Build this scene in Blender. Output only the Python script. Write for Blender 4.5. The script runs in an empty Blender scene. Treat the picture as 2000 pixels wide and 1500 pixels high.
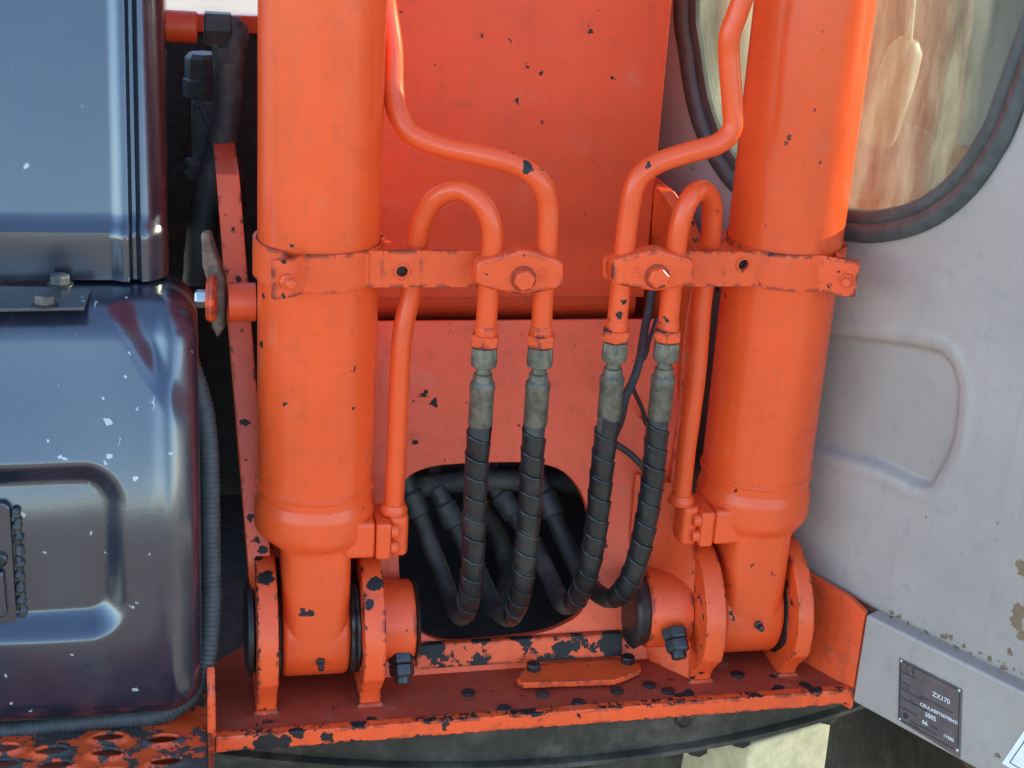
import bpy, bmesh, math, random
from mathutils import Vector, Matrix
random.seed(7)
PI = math.pi
S = bpy.context.scene
COL = S.collection

# ------------------------------------------------------------------ camera
F = 3000.0                                   # focal length in photo pixels (photo 2000 x 1500)
dn = Vector((-502, 7907, F)).normalized()
xd = Vector((14300, -(14300 * dn.x + F * dn.z) / dn.y, F)).normalized()
up = -dn
yd = up.cross(xd)
RM = Matrix((xd, yd, up))                    # camera axes (right, down, forward) -> machine axes
def ray(px, py): return RM @ Vector(((px - 1000) / F, (py - 750) / F, 1.0))
CAM = Vector((0, 0, .6)) - 1.68 * ray(623, 475)
cd = bpy.data.cameras.new('camera'); cam = bpy.data.objects.new('camera', cd); COL.objects.link(cam)
r_, u_, b_ = RM @ Vector((1, 0, 0)), RM @ Vector((0, -1, 0)), RM @ Vector((0, 0, -1))
M = Matrix((r_, u_, b_)).transposed().to_4x4(); M.translation = CAM
cam.matrix_world = M
cd.sensor_fit = 'HORIZONTAL'; cd.sensor_width = 36; cd.lens = F / 2000 * 36; cd.clip_end = 2000; cd.clip_start = .02
S.camera = cam
# a pixel gives a direction; the plane it is met with gives the distance
def UY(px, py, Y): r = ray(px, py); return CAM + r * ((Y - CAM.y) / r.y)
def UZ(px, py, Z): r = ray(px, py); return CAM + r * ((Z - CAM.z) / r.z)
def UPL(px, py, P0, n): r = ray(px, py); return CAM + r * ((P0 - CAM).dot(n) / r.dot(n))

# ------------------------------------------------------------------ sky, sun, exposure
SUN_EL, SUN_AZ = math.radians(21), math.radians(9)      # azimuth from +X towards +Y
w = bpy.data.worlds.new('World'); S.world = w; w.use_nodes = True
nt = w.node_tree
sky = nt.nodes.new('ShaderNodeTexSky'); sky.sky_type = 'NISHITA'; sky.sun_disc = False
sky.sun_elevation = SUN_EL; sky.sun_rotation = PI / 2 - SUN_AZ
sky.air_density = 1.0; sky.dust_density = .3; sky.ozone_density = 2.5
bg = nt.nodes['Background']; bg.inputs['Strength'].default_value = .13
nt.links.new(sky.outputs[0], bg.inputs[0])
sl = bpy.data.lights.new('sun', 'SUN'); sun = bpy.data.objects.new('sun', sl); COL.objects.link(sun)
sl.energy = 4.2; sl.angle = math.radians(.5); sl.color = (1, .90, .74)
sd = Vector((math.cos(SUN_EL) * math.cos(SUN_AZ), math.cos(SUN_EL) * math.sin(SUN_AZ), math.sin(SUN_EL)))
sun.rotation_euler = sd.to_track_quat('Z', 'Y').to_euler(); sun.location = (3, 3, 5)
S.view_settings.view_transform = 'Standard'; S.view_settings.look = 'None'
S.view_settings.exposure = 2.58; S.view_settings.gamma = 1
S.render.engine = 'CYCLES'

# ------------------------------------------------------------------ materials
def mat(name):
    m = bpy.data.materials.new(name); m.use_nodes = True
    n = m.node_tree.nodes; l = m.node_tree.links
    return m, n, l, n['Principled BSDF']
def N(n, typ, **kw):
    x = n.new(typ)
    for k, v in kw.items():
        if k in x.inputs: x.inputs[k].default_value = v
        else: setattr(x, k, v)
    return x
def math_(n, l, op, a, b=None, c=None, clamp=False):
    x = n.new('ShaderNodeMath'); x.operation = op; x.use_clamp = clamp
    for i, v in enumerate((a, b, c)):
        if v is None: continue
        if isinstance(v, (int, float)): x.inputs[i].default_value = v
        else: l.new(v, x.inputs[i])
    return x.outputs[0]
def noise(n, l, vec, scale, detail=3, rough=.55):
    x = N(n, 'ShaderNodeTexNoise'); x.inputs['Scale'].default_value = scale
    x.inputs['Detail'].default_value = detail; x.inputs['Roughness'].default_value = rough
    l.new(vec, x.inputs['Vector']); return x.outputs['Fac']
def ramp(n, l, v, a, b):                      # smooth step a..b
    x = n.new('ShaderNodeMapRange'); x.interpolation_type = 'SMOOTHSTEP'
    x.inputs[1].default_value = a; x.inputs[2].default_value = b; l.new(v, x.inputs[0]); return x.outputs[0]
def mixc(n, l, f, a, b):
    x = n.new('ShaderNodeMix'); x.data_type = 'RGBA'
    for i, v in ((0, f), (6, a), (7, b)):
        if isinstance(v, (int, float)): x.inputs[i].default_value = v
        elif isinstance(v, tuple): x.inputs[i].default_value = (*v, 1)
        else: l.new(v, x.inputs[i])
    return x.outputs[2]

ORANGE = (.76, .084, .018)
def paint(name, base=ORANGE, chips=(), specks=.5, edge=0.0, dirt=.2, rough=.36, under=(.009, .008, .0075),
          blotch=0.0, bump=.15, peel=0.0, bands=()):
    m, n, l, p = mat(name)
    pos = n.new('ShaderNodeNewGeometry').outputs['Position']
    big = noise(n, l, pos, 7, 4)
    mid = noise(n, l, pos, 42, 5, .65)
    fine = noise(n, l, pos, 420, 2)
    # base tone, a little uneven, with dust and grime
    c = mixc(n, l, ramp(n, l, big, .3, .72), tuple(v * .92 for v in base), tuple(min(1, v * 1.06) for v in base))
    gr = math_(n, l, 'MULTIPLY', ramp(n, l, mid, .52, .78), dirt)
    c = mixc(n, l, gr, c, (base[0] * .45, base[1] * .5 + .01, base[2] * .6 + .008))
    du = math_(n, l, 'MULTIPLY', ramp(n, l, noise(n, l, pos, 16, 6, .7), .55, .8), dirt * .6)
    c = mixc(n, l, du, c, (.42, .27, .2))
    # faint runs down the surface
    mp = n.new('ShaderNodeMapping'); mp.inputs['Scale'].default_value = (1, 1, .07); l.new(pos, mp.inputs['Vector'])
    ru = math_(n, l, 'MULTIPLY', ramp(n, l, noise(n, l, mp.outputs[0], 75, 4, .6), .50, .78), .10 + .45 * dirt)
    c = mixc(n, l, ru, c, tuple(v * .62 + .006 for v in base))
    # stretched-out position for chip outlines
    wob = n.new('ShaderNodeTexNoise'); wob.inputs['Scale'].default_value = 95; wob.inputs['Detail'].default_value = 5; wob.inputs['Roughness'].default_value = .68
    l.new(pos, wob.inputs['Vector'])
    sub = N(n, 'ShaderNodeVectorMath', operation='SUBTRACT'); l.new(wob.outputs['Color'], sub.inputs[0]); sub.inputs[1].default_value = (.5, .5, .5)
    scl = N(n, 'ShaderNodeVectorMath', operation='SCALE'); l.new(sub.outputs[0], scl.inputs[0]); scl.inputs['Scale'].default_value = .020
    add = N(n, 'ShaderNodeVectorMath', operation='ADD'); l.new(pos, add.inputs[0]); l.new(scl.outputs[0], add.inputs[1])
    wp = add.outputs[0]
    mask = None
    def orr(a):
        nonlocal mask
        mask = a if mask is None else math_(n, l, 'MAXIMUM', mask, a)
    if specks > 0:
        v = n.new('ShaderNodeTexVoronoi'); v.inputs['Scale'].default_value = 38; l.new(wp, v.inputs['Vector'])
        sep = n.new('ShaderNodeSeparateColor'); l.new(v.outputs['Color'], sep.inputs[0])
        rad = math_(n, l, 'MULTIPLY', math_(n, l, 'POWER', sep.outputs[0], 7.0), .14 * specks + .02)
        clump = ramp(n, l, noise(n, l, pos, 9, 2), .42, .62)
        rad = math_(n, l, 'MULTIPLY', rad, clump)
        orr(math_(n, l, 'LESS_THAN', v.outputs['Distance'], rad))
        v2 = n.new('ShaderNodeTexVoronoi'); v2.inputs['Scale'].default_value = 95; l.new(wp, v2.inputs['Vector'])
        sep2 = n.new('ShaderNodeSeparateColor'); l.new(v2.outputs['Color'], sep2.inputs[0])
        rad2 = math_(n, l, 'MULTIPLY', math_(n, l, 'POWER', sep2.outputs[1], 9.0), .16 * specks)
        orr(math_(n, l, 'LESS_THAN', v2.outputs['Distance'], rad2))
    if edge > 0:
        bv = N(n, 'ShaderNodeBevel', samples=4); bv.inputs['Radius'].default_value = .0075
        geo = n.new('ShaderNodeNewGeometry')
        dt = N(n, 'ShaderNodeVectorMath', operation='DOT_PRODUCT'); l.new(bv.outputs[0], dt.inputs[0]); l.new(geo.outputs['Normal'], dt.inputs[1])
        e = math_(n, l, 'SUBTRACT', 1.0, dt.outputs['Value'])
        en = math_(n, l, 'MULTIPLY', e, 20.0, clamp=True)
        s = math_(n, l, 'ADD', math_(n, l, 'MULTIPLY', en, .23 * edge), noise(n, l, wp, 55, 4, .6))
        orr(math_(n, l, 'GREATER_THAN', s, .70))
    if blotch > 0:
        orr(math_(n, l, 'GREATER_THAN', noise(n, l, wp, 22, 5, .62), .80 - .28 * blotch))
    for nv, off, wd, amt in bands:                # ragged wear along a known edge of the piece
        d = N(n, 'ShaderNodeVectorMath', operation='DOT_PRODUCT'); l.new(wp, d.inputs[0]); d.inputs[1].default_value = nv
        dist = math_(n, l, 'ABSOLUTE', math_(n, l, 'SUBTRACT', d.outputs['Value'], off))
        q = math_(n, l, 'SUBTRACT', noise(n, l, pos, 38, 5, .68), math_(n, l, 'MULTIPLY', dist, .5 / wd))
        orr(math_(n, l, 'GREATER_THAN', q, .5 - amt))
    for q, r in chips:
        d = N(n, 'ShaderNodeVectorMath', operation='DISTANCE'); l.new(wp, d.inputs[0]); d.inputs[1].default_value = q
        orr(math_(n, l, 'LESS_THAN', d.outputs['Value'], r))
    if mask is None: mask = math_(n, l, 'MULTIPLY', big, 0.0)
    uc = mixc(n, l, mid, tuple(v * .6 for v in under), tuple(v * 2.0 for v in under))
    c = mixc(n, l, mask, c, uc)
    l.new(c, p.inputs['Base Color'])
    ro = math_(n, l, 'ADD', math_(n, l, 'MULTIPLY', mid, .22), rough - .1)
    ro = math_(n, l, 'ADD', ro, math_(n, l, 'MULTIPLY', mask, .25), clamp=True)
    l.new(ro, p.inputs['Roughness']); p.inputs['Specular IOR Level'].default_value = .4
    h = math_(n, l, 'SUBTRACT', math_(n, l, 'MULTIPLY', big, .35), mask)
    h = math_(n, l, 'ADD', h, math_(n, l, 'MULTIPLY', fine, .06 + peel))
    b = N(n, 'ShaderNodeBump'); b.inputs['Strength'].default_value = bump * 2; b.inputs['Distance'].default_value = .0006
    l.new(h, b.inputs['Height']); l.new(b.outputs[0], p.inputs['Normal'])
    return m

def simple(name, col, rough=.5, metal=0, var=.3, scale=60, bump=.2, bscale=300, spec=.5, dust=0.0):
    m, n, l, p = mat(name)
    pos = n.new('ShaderNodeNewGeometry').outputs['Position']
    a = noise(n, l, pos, scale, 5, .65)
    c = mixc(n, l, ramp(n, l, a, .3, .7), tuple(v * (1 - var) for v in col), tuple(min(1, v * (1 + var)) for v in col))
    if dust > 0:
        c = mixc(n, l, math_(n, l, 'MULTIPLY', ramp(n, l, noise(n, l, pos, 14, 6, .7), .45, .75), dust), c, (.2, .17, .13))
    l.new(c, p.inputs['Base Color'])
    l.new(math_(n, l, 'ADD', math_(n, l, 'MULTIPLY', a, .25), rough - .12, clamp=True), p.inputs['Roughness'])
    p.inputs['Metallic'].default_value = metal; p.inputs['Specular IOR Level'].default_value = spec
    b = N(n, 'ShaderNodeBump'); b.inputs['Strength'].default_value = bump; b.inputs['Distance'].default_value = .001
    l.new(noise(n, l, pos, bscale, 3), b.inputs['Height']); l.new(b.outputs[0], p.inputs['Normal'])
    return m

def scratched(name, base, rough, specks, grain, scr=1.0, spots=()):
    """dark moulded cover: leather grain, pale nicks and short scratches"""
    m, n, l, p = mat(name)
    pos = n.new('ShaderNodeNewGeometry').outputs['Position']
    big = noise(n, l, pos, 6, 5, .6)
    c = mixc(n, l, ramp(n, l, big, .3, .7), tuple(v * .8 for v in base), tuple(v * 1.25 for v in base))
    du = noise(n, l, pos, 18, 6, .7)
    c = mixc(n, l, math_(n, l, 'MULTIPLY', ramp(n, l, du, .5, .85), .12), c, (.12, .115, .11))
    wob = n.new('ShaderNodeTexNoise'); wob.inputs['Scale'].default_value = 160; l.new(pos, wob.inputs['Vector'])
    sc = N(n, 'ShaderNodeVectorMath', operation='SCALE'); l.new(wob.outputs['Color'], sc.inputs[0]); sc.inputs['Scale'].default_value = .009
    ad = N(n, 'ShaderNodeVectorMath', operation='ADD'); l.new(pos, ad.inputs[0]); l.new(sc.outputs[0], ad.inputs[1])
    v = n.new('ShaderNodeTexVoronoi'); v.inputs['Scale'].default_value = 45; l.new(ad.outputs[0], v.inputs['Vector'])
    sep = n.new('ShaderNodeSeparateColor'); l.new(v.outputs['Color'], sep.inputs[0])
    rad = math_(n, l, 'MULTIPLY', math_(n, l, 'POWER', sep.outputs[0], 4.5), .11 * specks)
    mask = math_(n, l, 'LESS_THAN', v.outputs['Distance'], rad)
    for rot, sx in ((.5, 9), (-.35, 8), (1.25, 9)):
        mp = n.new('ShaderNodeMapping'); mp.inputs['Rotation'].default_value = (0, rot, 0); mp.inputs['Scale'].default_value = (sx * 12, sx * 2, sx)
        l.new(ad.outputs[0], mp.inputs['Vector'])
        vv = n.new('ShaderNodeTexVoronoi'); vv.inputs['Scale'].default_value = 1; l.new(mp.outputs[0], vv.inputs['Vector'])
        s2 = n.new('ShaderNodeSeparateColor'); l.new(vv.outputs['Color'], s2.inputs[0])
        rr = math_(n, l, 'MULTIPLY', math_(n, l, 'POWER', s2.outputs[1], 9.0), .10 * scr)
        mask = math_(n, l, 'MAXIMUM', mask, math_(n, l, 'LESS_THAN', vv.outputs['Distance'], rr))
    for q, r in spots:
        d = N(n, 'ShaderNodeVectorMath', operation='DISTANCE'); l.new(ad.outputs[0], d.inputs[0]); d.inputs[1].default_value = tuple(v + .0045 for v in q)
        mask = math_(n, l, 'MAXIMUM', mask, math_(n, l, 'LESS_THAN', d.outputs['Value'], r))
    c = mixc(n, l, mask, c, (.33, .33, .32))
    l.new(c, p.inputs['Base Color'])
    l.new(math_(n, l, 'ADD', math_(n, l, 'MULTIPLY', du, .2), rough - .10), p.inputs['Roughness']); p.inputs['Specular IOR Level'].default_value = 1.0; p.inputs['Coat Weight'].default_value = .42; p.inputs['Coat IOR'].default_value = 1.7; p.inputs['Coat Roughness'].default_value = .15
    vg = n.new('ShaderNodeTexVoronoi'); vg.inputs['Scale'].default_value = 620; l.new(pos, vg.inputs['Vector'])
    h = math_(n, l, 'ADD', math_(n, l, 'MULTIPLY', vg.outputs['Distance'], grain), math_(n, l, 'MULTIPLY', big, .6))
    b = N(n, 'ShaderNodeBump'); b.inputs['Strength'].default_value = .35; b.inputs['Distance'].default_value = .0007
    l.new(h, b.inputs['Height']); l.new(b.outputs[0], p.inputs['Normal'])
    return m

PAINT_OF = {}          # object -> paint parameters; materials are made once the chips are known
MATS = {}
def P(**kw): return ('paint', tuple(sorted(kw.items())))
PO = P(specks=.7, dirt=.32)
PBAR = P(specks=.8, dirt=.34, rough=.22)
PBOOM = P(specks=1.0, dirt=.34, rough=.40, base=(.68, .062, .014))
PEDGE = P(specks=.7, edge=.85, dirt=.4)
PLIP = P(specks=.7, edge=1.35, dirt=.6, blotch=.30)
PFLOOR = P(specks=.7, edge=.3, dirt=1.0, blotch=.50, rough=.5, base=(.34, .048, .022))
PBULK = P(specks=1.5, dirt=.45, rough=.45, base=(.80, .100, .034))
PSTEP = P(specks=.5, edge=.5, dirt=.7, blotch=1.08, under=(.040, .031, .025), rough=.45)
RUBBER = simple('black_hose_rubber', (.012, .0125, .013), .33, var=.4, scale=40, bump=.2, dust=.10)
DARKHOSE = simple('dusty_hazed_hose', (.024, .024, .023), .6, var=.3, dust=.45)  # real dust, with part of its grey lift standing in for haze
FIT = simple('zinc_fitting', (.15, .135, .10), .5, metal=.55, var=.35, scale=90, bump=.15)
BLACKST = simple('greasy_black_steel', (.016, .015, .014), .42, var=.5, scale=50, bump=.5, bscale=120)
BOLTD = simple('oiled_dark_bolt', (.035, .035, .037), .35, metal=.4, var=.4)
BOLTW = simple('worn_grey_bolt', (.075, .068, .062), .5, metal=.3, var=.45, bump=.4)
ZINC = simple('zinc_bolt', (.55, .54, .50), .35, metal=.9, var=.25)
RUST = simple('rusty_link_steel', (.13, .085, .06), .6, var=.5, scale=70, bump=.4)
BAYSHADE = simple('bay_painted_shade', (.035, .034, .031), .75, var=.4, dust=.05)  # bay shade put into a dark base, lifted slightly for haze
VALVE = simple('grimy_valve_casting', (.045, .045, .045), .55, var=.4, dust=.2)
COVER = ('scr', (('base', (.010, .013, .024)), ('grain', .5), ('rough', .24), ('scr', .6), ('specks', .5)))
COVERLOW = ('scr', (('base', (.010, .013, .024)), ('grain', .4), ('rough', .26), ('scr', 1.3), ('specks', 1.2)))
SEAL = simple('rubber_seal', (.035, .037, .040), .6, var=.25, bump=.15)
WSEAL = simple('window_rubber', (.05, .055, .05), .5, var=.25, bump=.1)
CABP = ('paint', tuple(sorted(dict(base=(.36, .300, .255), specks=.35, dirt=.32, rough=.36, under=(.14, .09, .05), peel=.5, bump=.2).items())))
RINGM = simple('greasy_ring_steel', (.022, .021, .016), .55, var=.4, scale=30, bump=.4, bscale=90, dust=.35)
TUBM = simple('dusty_cream_tub', (.62, .52, .30), .7, var=.2, scale=25, bump=.4, bscale=150)
PLATEM = simple('brown_name_plate', (.15, .11, .10), .4, metal=.3, var=.12)
WHITEP = simple('white_print', (.78, .77, .74), .5, var=.05)
BLACKP = simple('black_print', (.03, .028, .028), .5, var=.05)
TRACKM = simple('dark_track_steel', (.05, .042, .033), .7, var=.35, dust=.4)
GROUNDM = simple('pale_dirt', (.17, .145, .11), .9, var=.12, scale=1.2, bump=.6, bscale=20)
REFLECTM = simple('painted_reflection', (.11, .115, .075), .6, var=.15, scale=90, bump=.25)  # tone of a window reflection, painted on a solid shape
SEATM = simple('dark_seat_cloth', (.03, .033, .036), .8, var=.3)
CABIN = simple('cab_trim', (.035, .037, .034), .7, var=.2)
m, n, l, p = mat('dusty_glass')
pos = n.new('ShaderNodeNewGeometry').outputs['Position']
tr = n.new('ShaderNodeBsdfTransparent'); tr.inputs[0].default_value = (.86, .90, .87, 1)
gl = n.new('ShaderNodeBsdfGlossy'); gl.inputs['Roughness'].default_value = .02
d1 = n.new('ShaderNodeBsdfDiffuse'); d1.inputs[0].default_value = (.50, .48, .42, 1)
d2 = n.new('ShaderNodeBsdfTranslucent'); d2.inputs[0].default_value = (.62, .60, .50, 1)
df = n.new('ShaderNodeMixShader'); df.inputs[0].default_value = .6; l.new(d1.outputs[0], df.inputs[1]); l.new(d2.outputs[0], df.inputs[2])
mpg = n.new('ShaderNodeMapping'); mpg.inputs['Scale'].default_value = (1, 1, .18); mpg.inputs['Rotation'].default_value = (.25, .12, 0); l.new(pos, mpg.inputs['Vector'])
fr = n.new('ShaderNodeFresnel'); fr.inputs[0].default_value = 1.55
mx = n.new('ShaderNodeMixShader'); l.new(math_(n, l, 'MULTIPLY', fr.outputs[0], 1.6, clamp=True), mx.inputs[0]); l.new(tr.outputs[0], mx.inputs[1]); l.new(gl.outputs[0], mx.inputs[2])
m2 = n.new('ShaderNodeMixShader')
dd = math_(n, l, 'ADD', math_(n, l, 'MULTIPLY', ramp(n, l, noise(n, l, mpg.outputs[0], 16, 8, .74), .38, .78), .20), .03)
l.new(dd, m2.inputs[0]); l.new(mx.outputs[0], m2.inputs[1]); l.new(df.outputs[0], m2.inputs[2])
l.new(m2.outputs[0], n['Material Output'].inputs[0]); GLASS = m

# ------------------------------------------------------------------ mesh helpers
def empty(name, loc, label, cat, group=None):
    o = bpy.data.objects.new(name, None); COL.objects.link(o); o.location = loc; o.empty_display_size = .05
    tag(o, label, cat, group); return o
def tag(o, label, cat, group=None):
    o['label'] = label; o['category'] = cat
    if group: o['group'] = group
def build(name, verts, faces, m, parent=None, bevel=0, seg=2, smooth=True, ang=35):
    me = bpy.data.meshes.new(name); me.from_pydata([tuple(v) for v in verts], [], faces)
    bm = bmesh.new(); bm.from_mesh(me); bmesh.ops.remove_doubles(bm, verts=bm.verts, dist=1e-6)
    bmesh.ops.recalc_face_normals(bm, faces=bm.faces); bm.to_mesh(me); bm.free()
    return finish(name, me, m, parent, bevel, seg, smooth, ang)
def finish(name, me, m, parent, bevel=0, seg=2, smooth=True, ang=35):
    o = bpy.data.objects.new(name, me); COL.objects.link(o)
    if isinstance(m, tuple): PAINT_OF[o] = m
    elif m: me.materials.append(m)
    if smooth:
        for f in me.polygons: f.use_smooth = True
    if bevel:
        b = o.modifiers.new('bevel', 'BEVEL'); b.width = bevel; b.segments = seg; b.limit_method = 'ANGLE'; b.angle_limit = math.radians(ang)
        wn = o.modifiers.new('normals', 'WEIGHTED_NORMAL'); wn.keep_sharp = True
    elif smooth: me.set_sharp_from_angle(angle=math.radians(ang))
    if parent:
        o.parent = parent
        base = Vector(parent.location) + (Vector(parent.parent.location) if parent.parent else Vector())
        for v in me.vertices: v.co -= base
    return o
def box(name, a, b, m, parent=None, bevel=.002, seg=2):
    x0, y0, z0 = a; x1, y1, z1 = b
    v = [(x, y, z) for z in (z0, z1) for (x, y) in ((x0, y0), (x1, y0), (x1, y1), (x0, y1))]
    f = [(0, 3, 2, 1), (4, 5, 6, 7), (0, 1, 5, 4), (1, 2, 6, 5), (2, 3, 7, 6), (3, 0, 4, 7)]
    return build(name, v, f, m, parent, bevel, seg)
def prism(name, pts, d, m, parent=None, bevel=.002, seg=2, ang=35):
    """closed polygon of 3-D points pushed along vector d"""
    k = len(pts); d = Vector(d)
    v = [Vector(q) for q in pts] + [Vector(q) + d for q in pts]
    f = [tuple(range(k))[::-1], tuple(range(k, 2 * k))] + [(i, (i + 1) % k, k + (i + 1) % k, k + i) for i in range(k)]
    return build(name, v, f, m, parent, bevel, seg, ang=ang)
def frame_of(d):
    d = Vector(d).normalized()
    a = Vector((0, 0, 1)) if abs(d.z) < .9 else Vector((1, 0, 0))
    u = a.cross(d).normalized(); return u, d.cross(u).normalized(), d
def lathe_data(prof, p0, d, n=32, rot=0, cap=True):
    """prof: list of (distance along d, radius)"""
    u, v, d = frame_of(d); p0 = Vector(p0); V = []; Fc = []
    for s, r in prof:
        for i in range(n):
            a = 2 * PI * i / n + rot
            V.append(p0 + d * s + (u * math.cos(a) + v * math.sin(a)) * max(r, 1e-5))
    for j in range(len(prof) - 1):
        for i in range(n):
            Fc.append((j * n + i, j * n + (i + 1) % n, (j + 1) * n + (i + 1) % n, (j + 1) * n + i))
    if cap: Fc.append(tuple(range(n))[::-1]); Fc.append(tuple(range((len(prof) - 1) * n, len(prof) * n)))
    return V, Fc
def lathe(name, prof, p0, d, m, parent=None, n=32, rot=0, ang=30, bevel=0, cap=True):
    V, Fc = lathe_data(prof, p0, d, n, rot, cap); return build(name, V, Fc, m, parent, bevel=bevel, ang=ang)
def merge(parts):
    V = []; Fc = []
    for v, f in parts:
        o = len(V); V += list(v); Fc += [tuple(i + o for i in q) for q in f]
    return V, Fc
def smooth_path(pts, per=10):
    """Catmull-Rom through the points"""
    pts = [Vector(q) for q in pts]; out = []
    ext = [pts[0] * 2 - pts[1]] + pts + [pts[-1] * 2 - pts[-2]]
    for i in range(1, len(ext) - 2):
        a, b, c, d = ext[i - 1:i + 3]
        for k in range(per):
            t = k / per
            out.append(.5 * ((2 * b) + (c - a) * t + (2 * a - 5 * b + 4 * c - d) * t * t + (3 * b - a - 3 * c + d) * t ** 3))
    out.append(pts[-1]); return out
def fillet(pts, R, seg=10):
    """polyline with rounded corners"""
    pts = [Vector(q) for q in pts]; out = [pts[0]]
    Rs = R if isinstance(R, (list, tuple)) else [R] * (len(pts) - 2)
    for i in range(1, len(pts) - 1):
        a, b, c = pts[i - 1:i + 2]; r = Rs[i - 1]
        d1 = (a - b).normalized(); d2 = (c - b).normalized(); th = d1.angle(d2)
        t = min(r / math.tan(th / 2), .49 * (a - b).length, .49 * (c - b).length)
        p1, p2 = b + d1 * t, b + d2 * t
        for k in range(seg + 1):
            q = k / seg; out.append(p1 * (1 - q) ** 2 + b * (2 * q * (1 - q)) + p2 * q * q)
    out.append(pts[-1]); return out
def resample(path, step):
    out = [path[0].copy()]; acc = 0
    for a, b in zip(path, path[1:]):
        L = (b - a).length; pos_ = step - acc
        while pos_ <= L and L > 0:
            out.append(a.lerp(b, pos_ / L)); pos_ += step
        acc = (acc + L) % step
    if (out[-1] - path[-1]).length > step * .3: out.append(path[-1].copy())
    return out
def frames(path):
    T = [(path[min(i + 1, len(path) - 1)] - path[max(i - 1, 0)]).normalized() for i in range(len(path))]
    u = frame_of(T[0])[0]; out = []
    for t in T:
        u = (u - t * u.dot(t)).normalized(); out.append((u, t.cross(u), t))
    return out
def tube_data(path, r, n=20, cap=True):
    fr_ = frames(path); V = []; Fc = []
    for i, (q, (u, v, t)) in enumerate(zip(path, fr_)):
        rr = r(i / (len(path) - 1)) if callable(r) else r
        for k in range(n):
            a = 2 * PI * k / n; V.append(q + (u * math.cos(a) + v * math.sin(a)) * rr)
    for j in range(len(path) - 1):
        for i in range(n): Fc.append((j * n + i, j * n + (i + 1) % n, (j + 1) * n + (i + 1) % n, (j + 1) * n + i))
    if cap: Fc.append(tuple(range(n))[::-1]); Fc.append(tuple(range((len(path) - 1) * n, len(path) * n)))
    return V, Fc
def tube(name, path, r, m, parent=None, n=20):
    V, Fc = tube_data(path, r, n); return build(name, V, Fc, m, parent, ang=50)
def hexhead(name, p, d, r, h, m, parent=None, washer=0, wm=None, stud=0, studr=.6, rot=0):
    """hexagon head with chamfer, optional stud end; washer built as its own piece"""
    parts = [lathe_data([(0, r), (h * .8, r), (h, r * .86)], p, d, 6, rot)]
    if stud: parts.append(lathe_data([(h * .9, r * studr), (h + stud * .85, r * studr), (h + stud, r * studr * .8)], p, d, 16))
    V, Fc = merge(parts); o = build(name, V, Fc, m, parent, bevel=r * .06, ang=25)
    if washer: lathe('washer', [(-.0022, washer), (-.0004, washer), (.0001, washer * .93)], p, d, wm or m, parent, 28)
    return o
def text_mesh(name, s, size, origin, xdir, ydir, m, parent, depth=.0004, align='LEFT'):
    cu = bpy.data.curves.new('t', 'FONT'); cu.body = s; cu.size = size; cu.extrude = depth; cu.align_x = align; cu.align_y = 'CENTER'
    to = bpy.data.objects.new('t', cu); COL.objects.link(to)
    me = bpy.data.meshes.new_from_object(to.evaluated_get(bpy.context.evaluated_depsgraph_get()))
    bpy.data.objects.remove(to); xdir = Vector(xdir).normalized(); ydir = Vector(ydir).normalized(); zdir = xdir.cross(ydir)
    for v in me.vertices: v.co = Vector(origin) + xdir * v.co.x + ydir * v.co.y + zdir * v.co.z
    me.materials.clear()
    return finish(name, me, m, parent, smooth=False)

# ================================================================== ground
GZ = -.95
gv = []; gf = []
gn = 60
def gpos(i): t = (i / gn) * 2 - 1; return (abs(t) ** 3) * (1 if t > 0 else -1) * 600
for j in range(gn + 1):
    for i in range(gn + 1):
        x, y = gpos(i), gpos(j); gv.append((x, y, GZ + .02 * math.sin(x * 1.3) * math.cos(y * 1.7)))
for j in range(gn):
    for i in range(gn): gf.append((j * (gn + 1) + i, j * (gn + 1) + i + 1, (j + 1) * (gn + 1) + i + 1, (j + 1) * (gn + 1) + i))
g = build('ground', gv, gf, GROUNDM); g['kind'] = 'structure'

# ================================================================== revolving frame
ZF = .048; LIPY = -.103
frame = empty('revolving_frame', (.27, 0, .0), 'orange steel machine frame with chipped front lip and pin brackets under both cylinders', 'machine frame')
# floor plate with the front edge rounded by wear
def ZFX(x): return .0405 + .0125 * (x + .12) / .78
prism('floor_plate', [(-.120, LIPY + .014, ZFX(-.12)), (.662, LIPY + .014, ZFX(.662)), (.80, .30, ZFX(.8)), (.80, .59, ZFX(.8)), (-.050, .59, ZFX(-.05)), (-.050, .13, ZFX(-.05)), (-.120, .06, ZFX(-.12))], (0, 0, -.018), PFLOOR, frame, .001)
lip = [(-.122, LIPY, ZF + .003), (.662, LIPY, ZF + .003)]
prism('front_lip', [(-.119, LIPY, ZFX(-.12) + .002), (-.119, LIPY + .0135, ZFX(-.12) + .002), (-.119, LIPY + .0135, ZFX(-.12) - .019), (-.119, LIPY, ZFX(-.12) - .019)], (.783, 0, .0125), P(specks=.8, edge=.8, dirt=.6, blotch=.28,
      bands=(((-.0125 / .783, 0, 1), ZFX(-.12) + .002 + .119 * .0125 / .783, .010, .0), ((-.0125 / .783, 0, 1), ZFX(-.12) - .019 + .119 * .0125 / .783, .009, .05))), frame, .002, 3)
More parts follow.
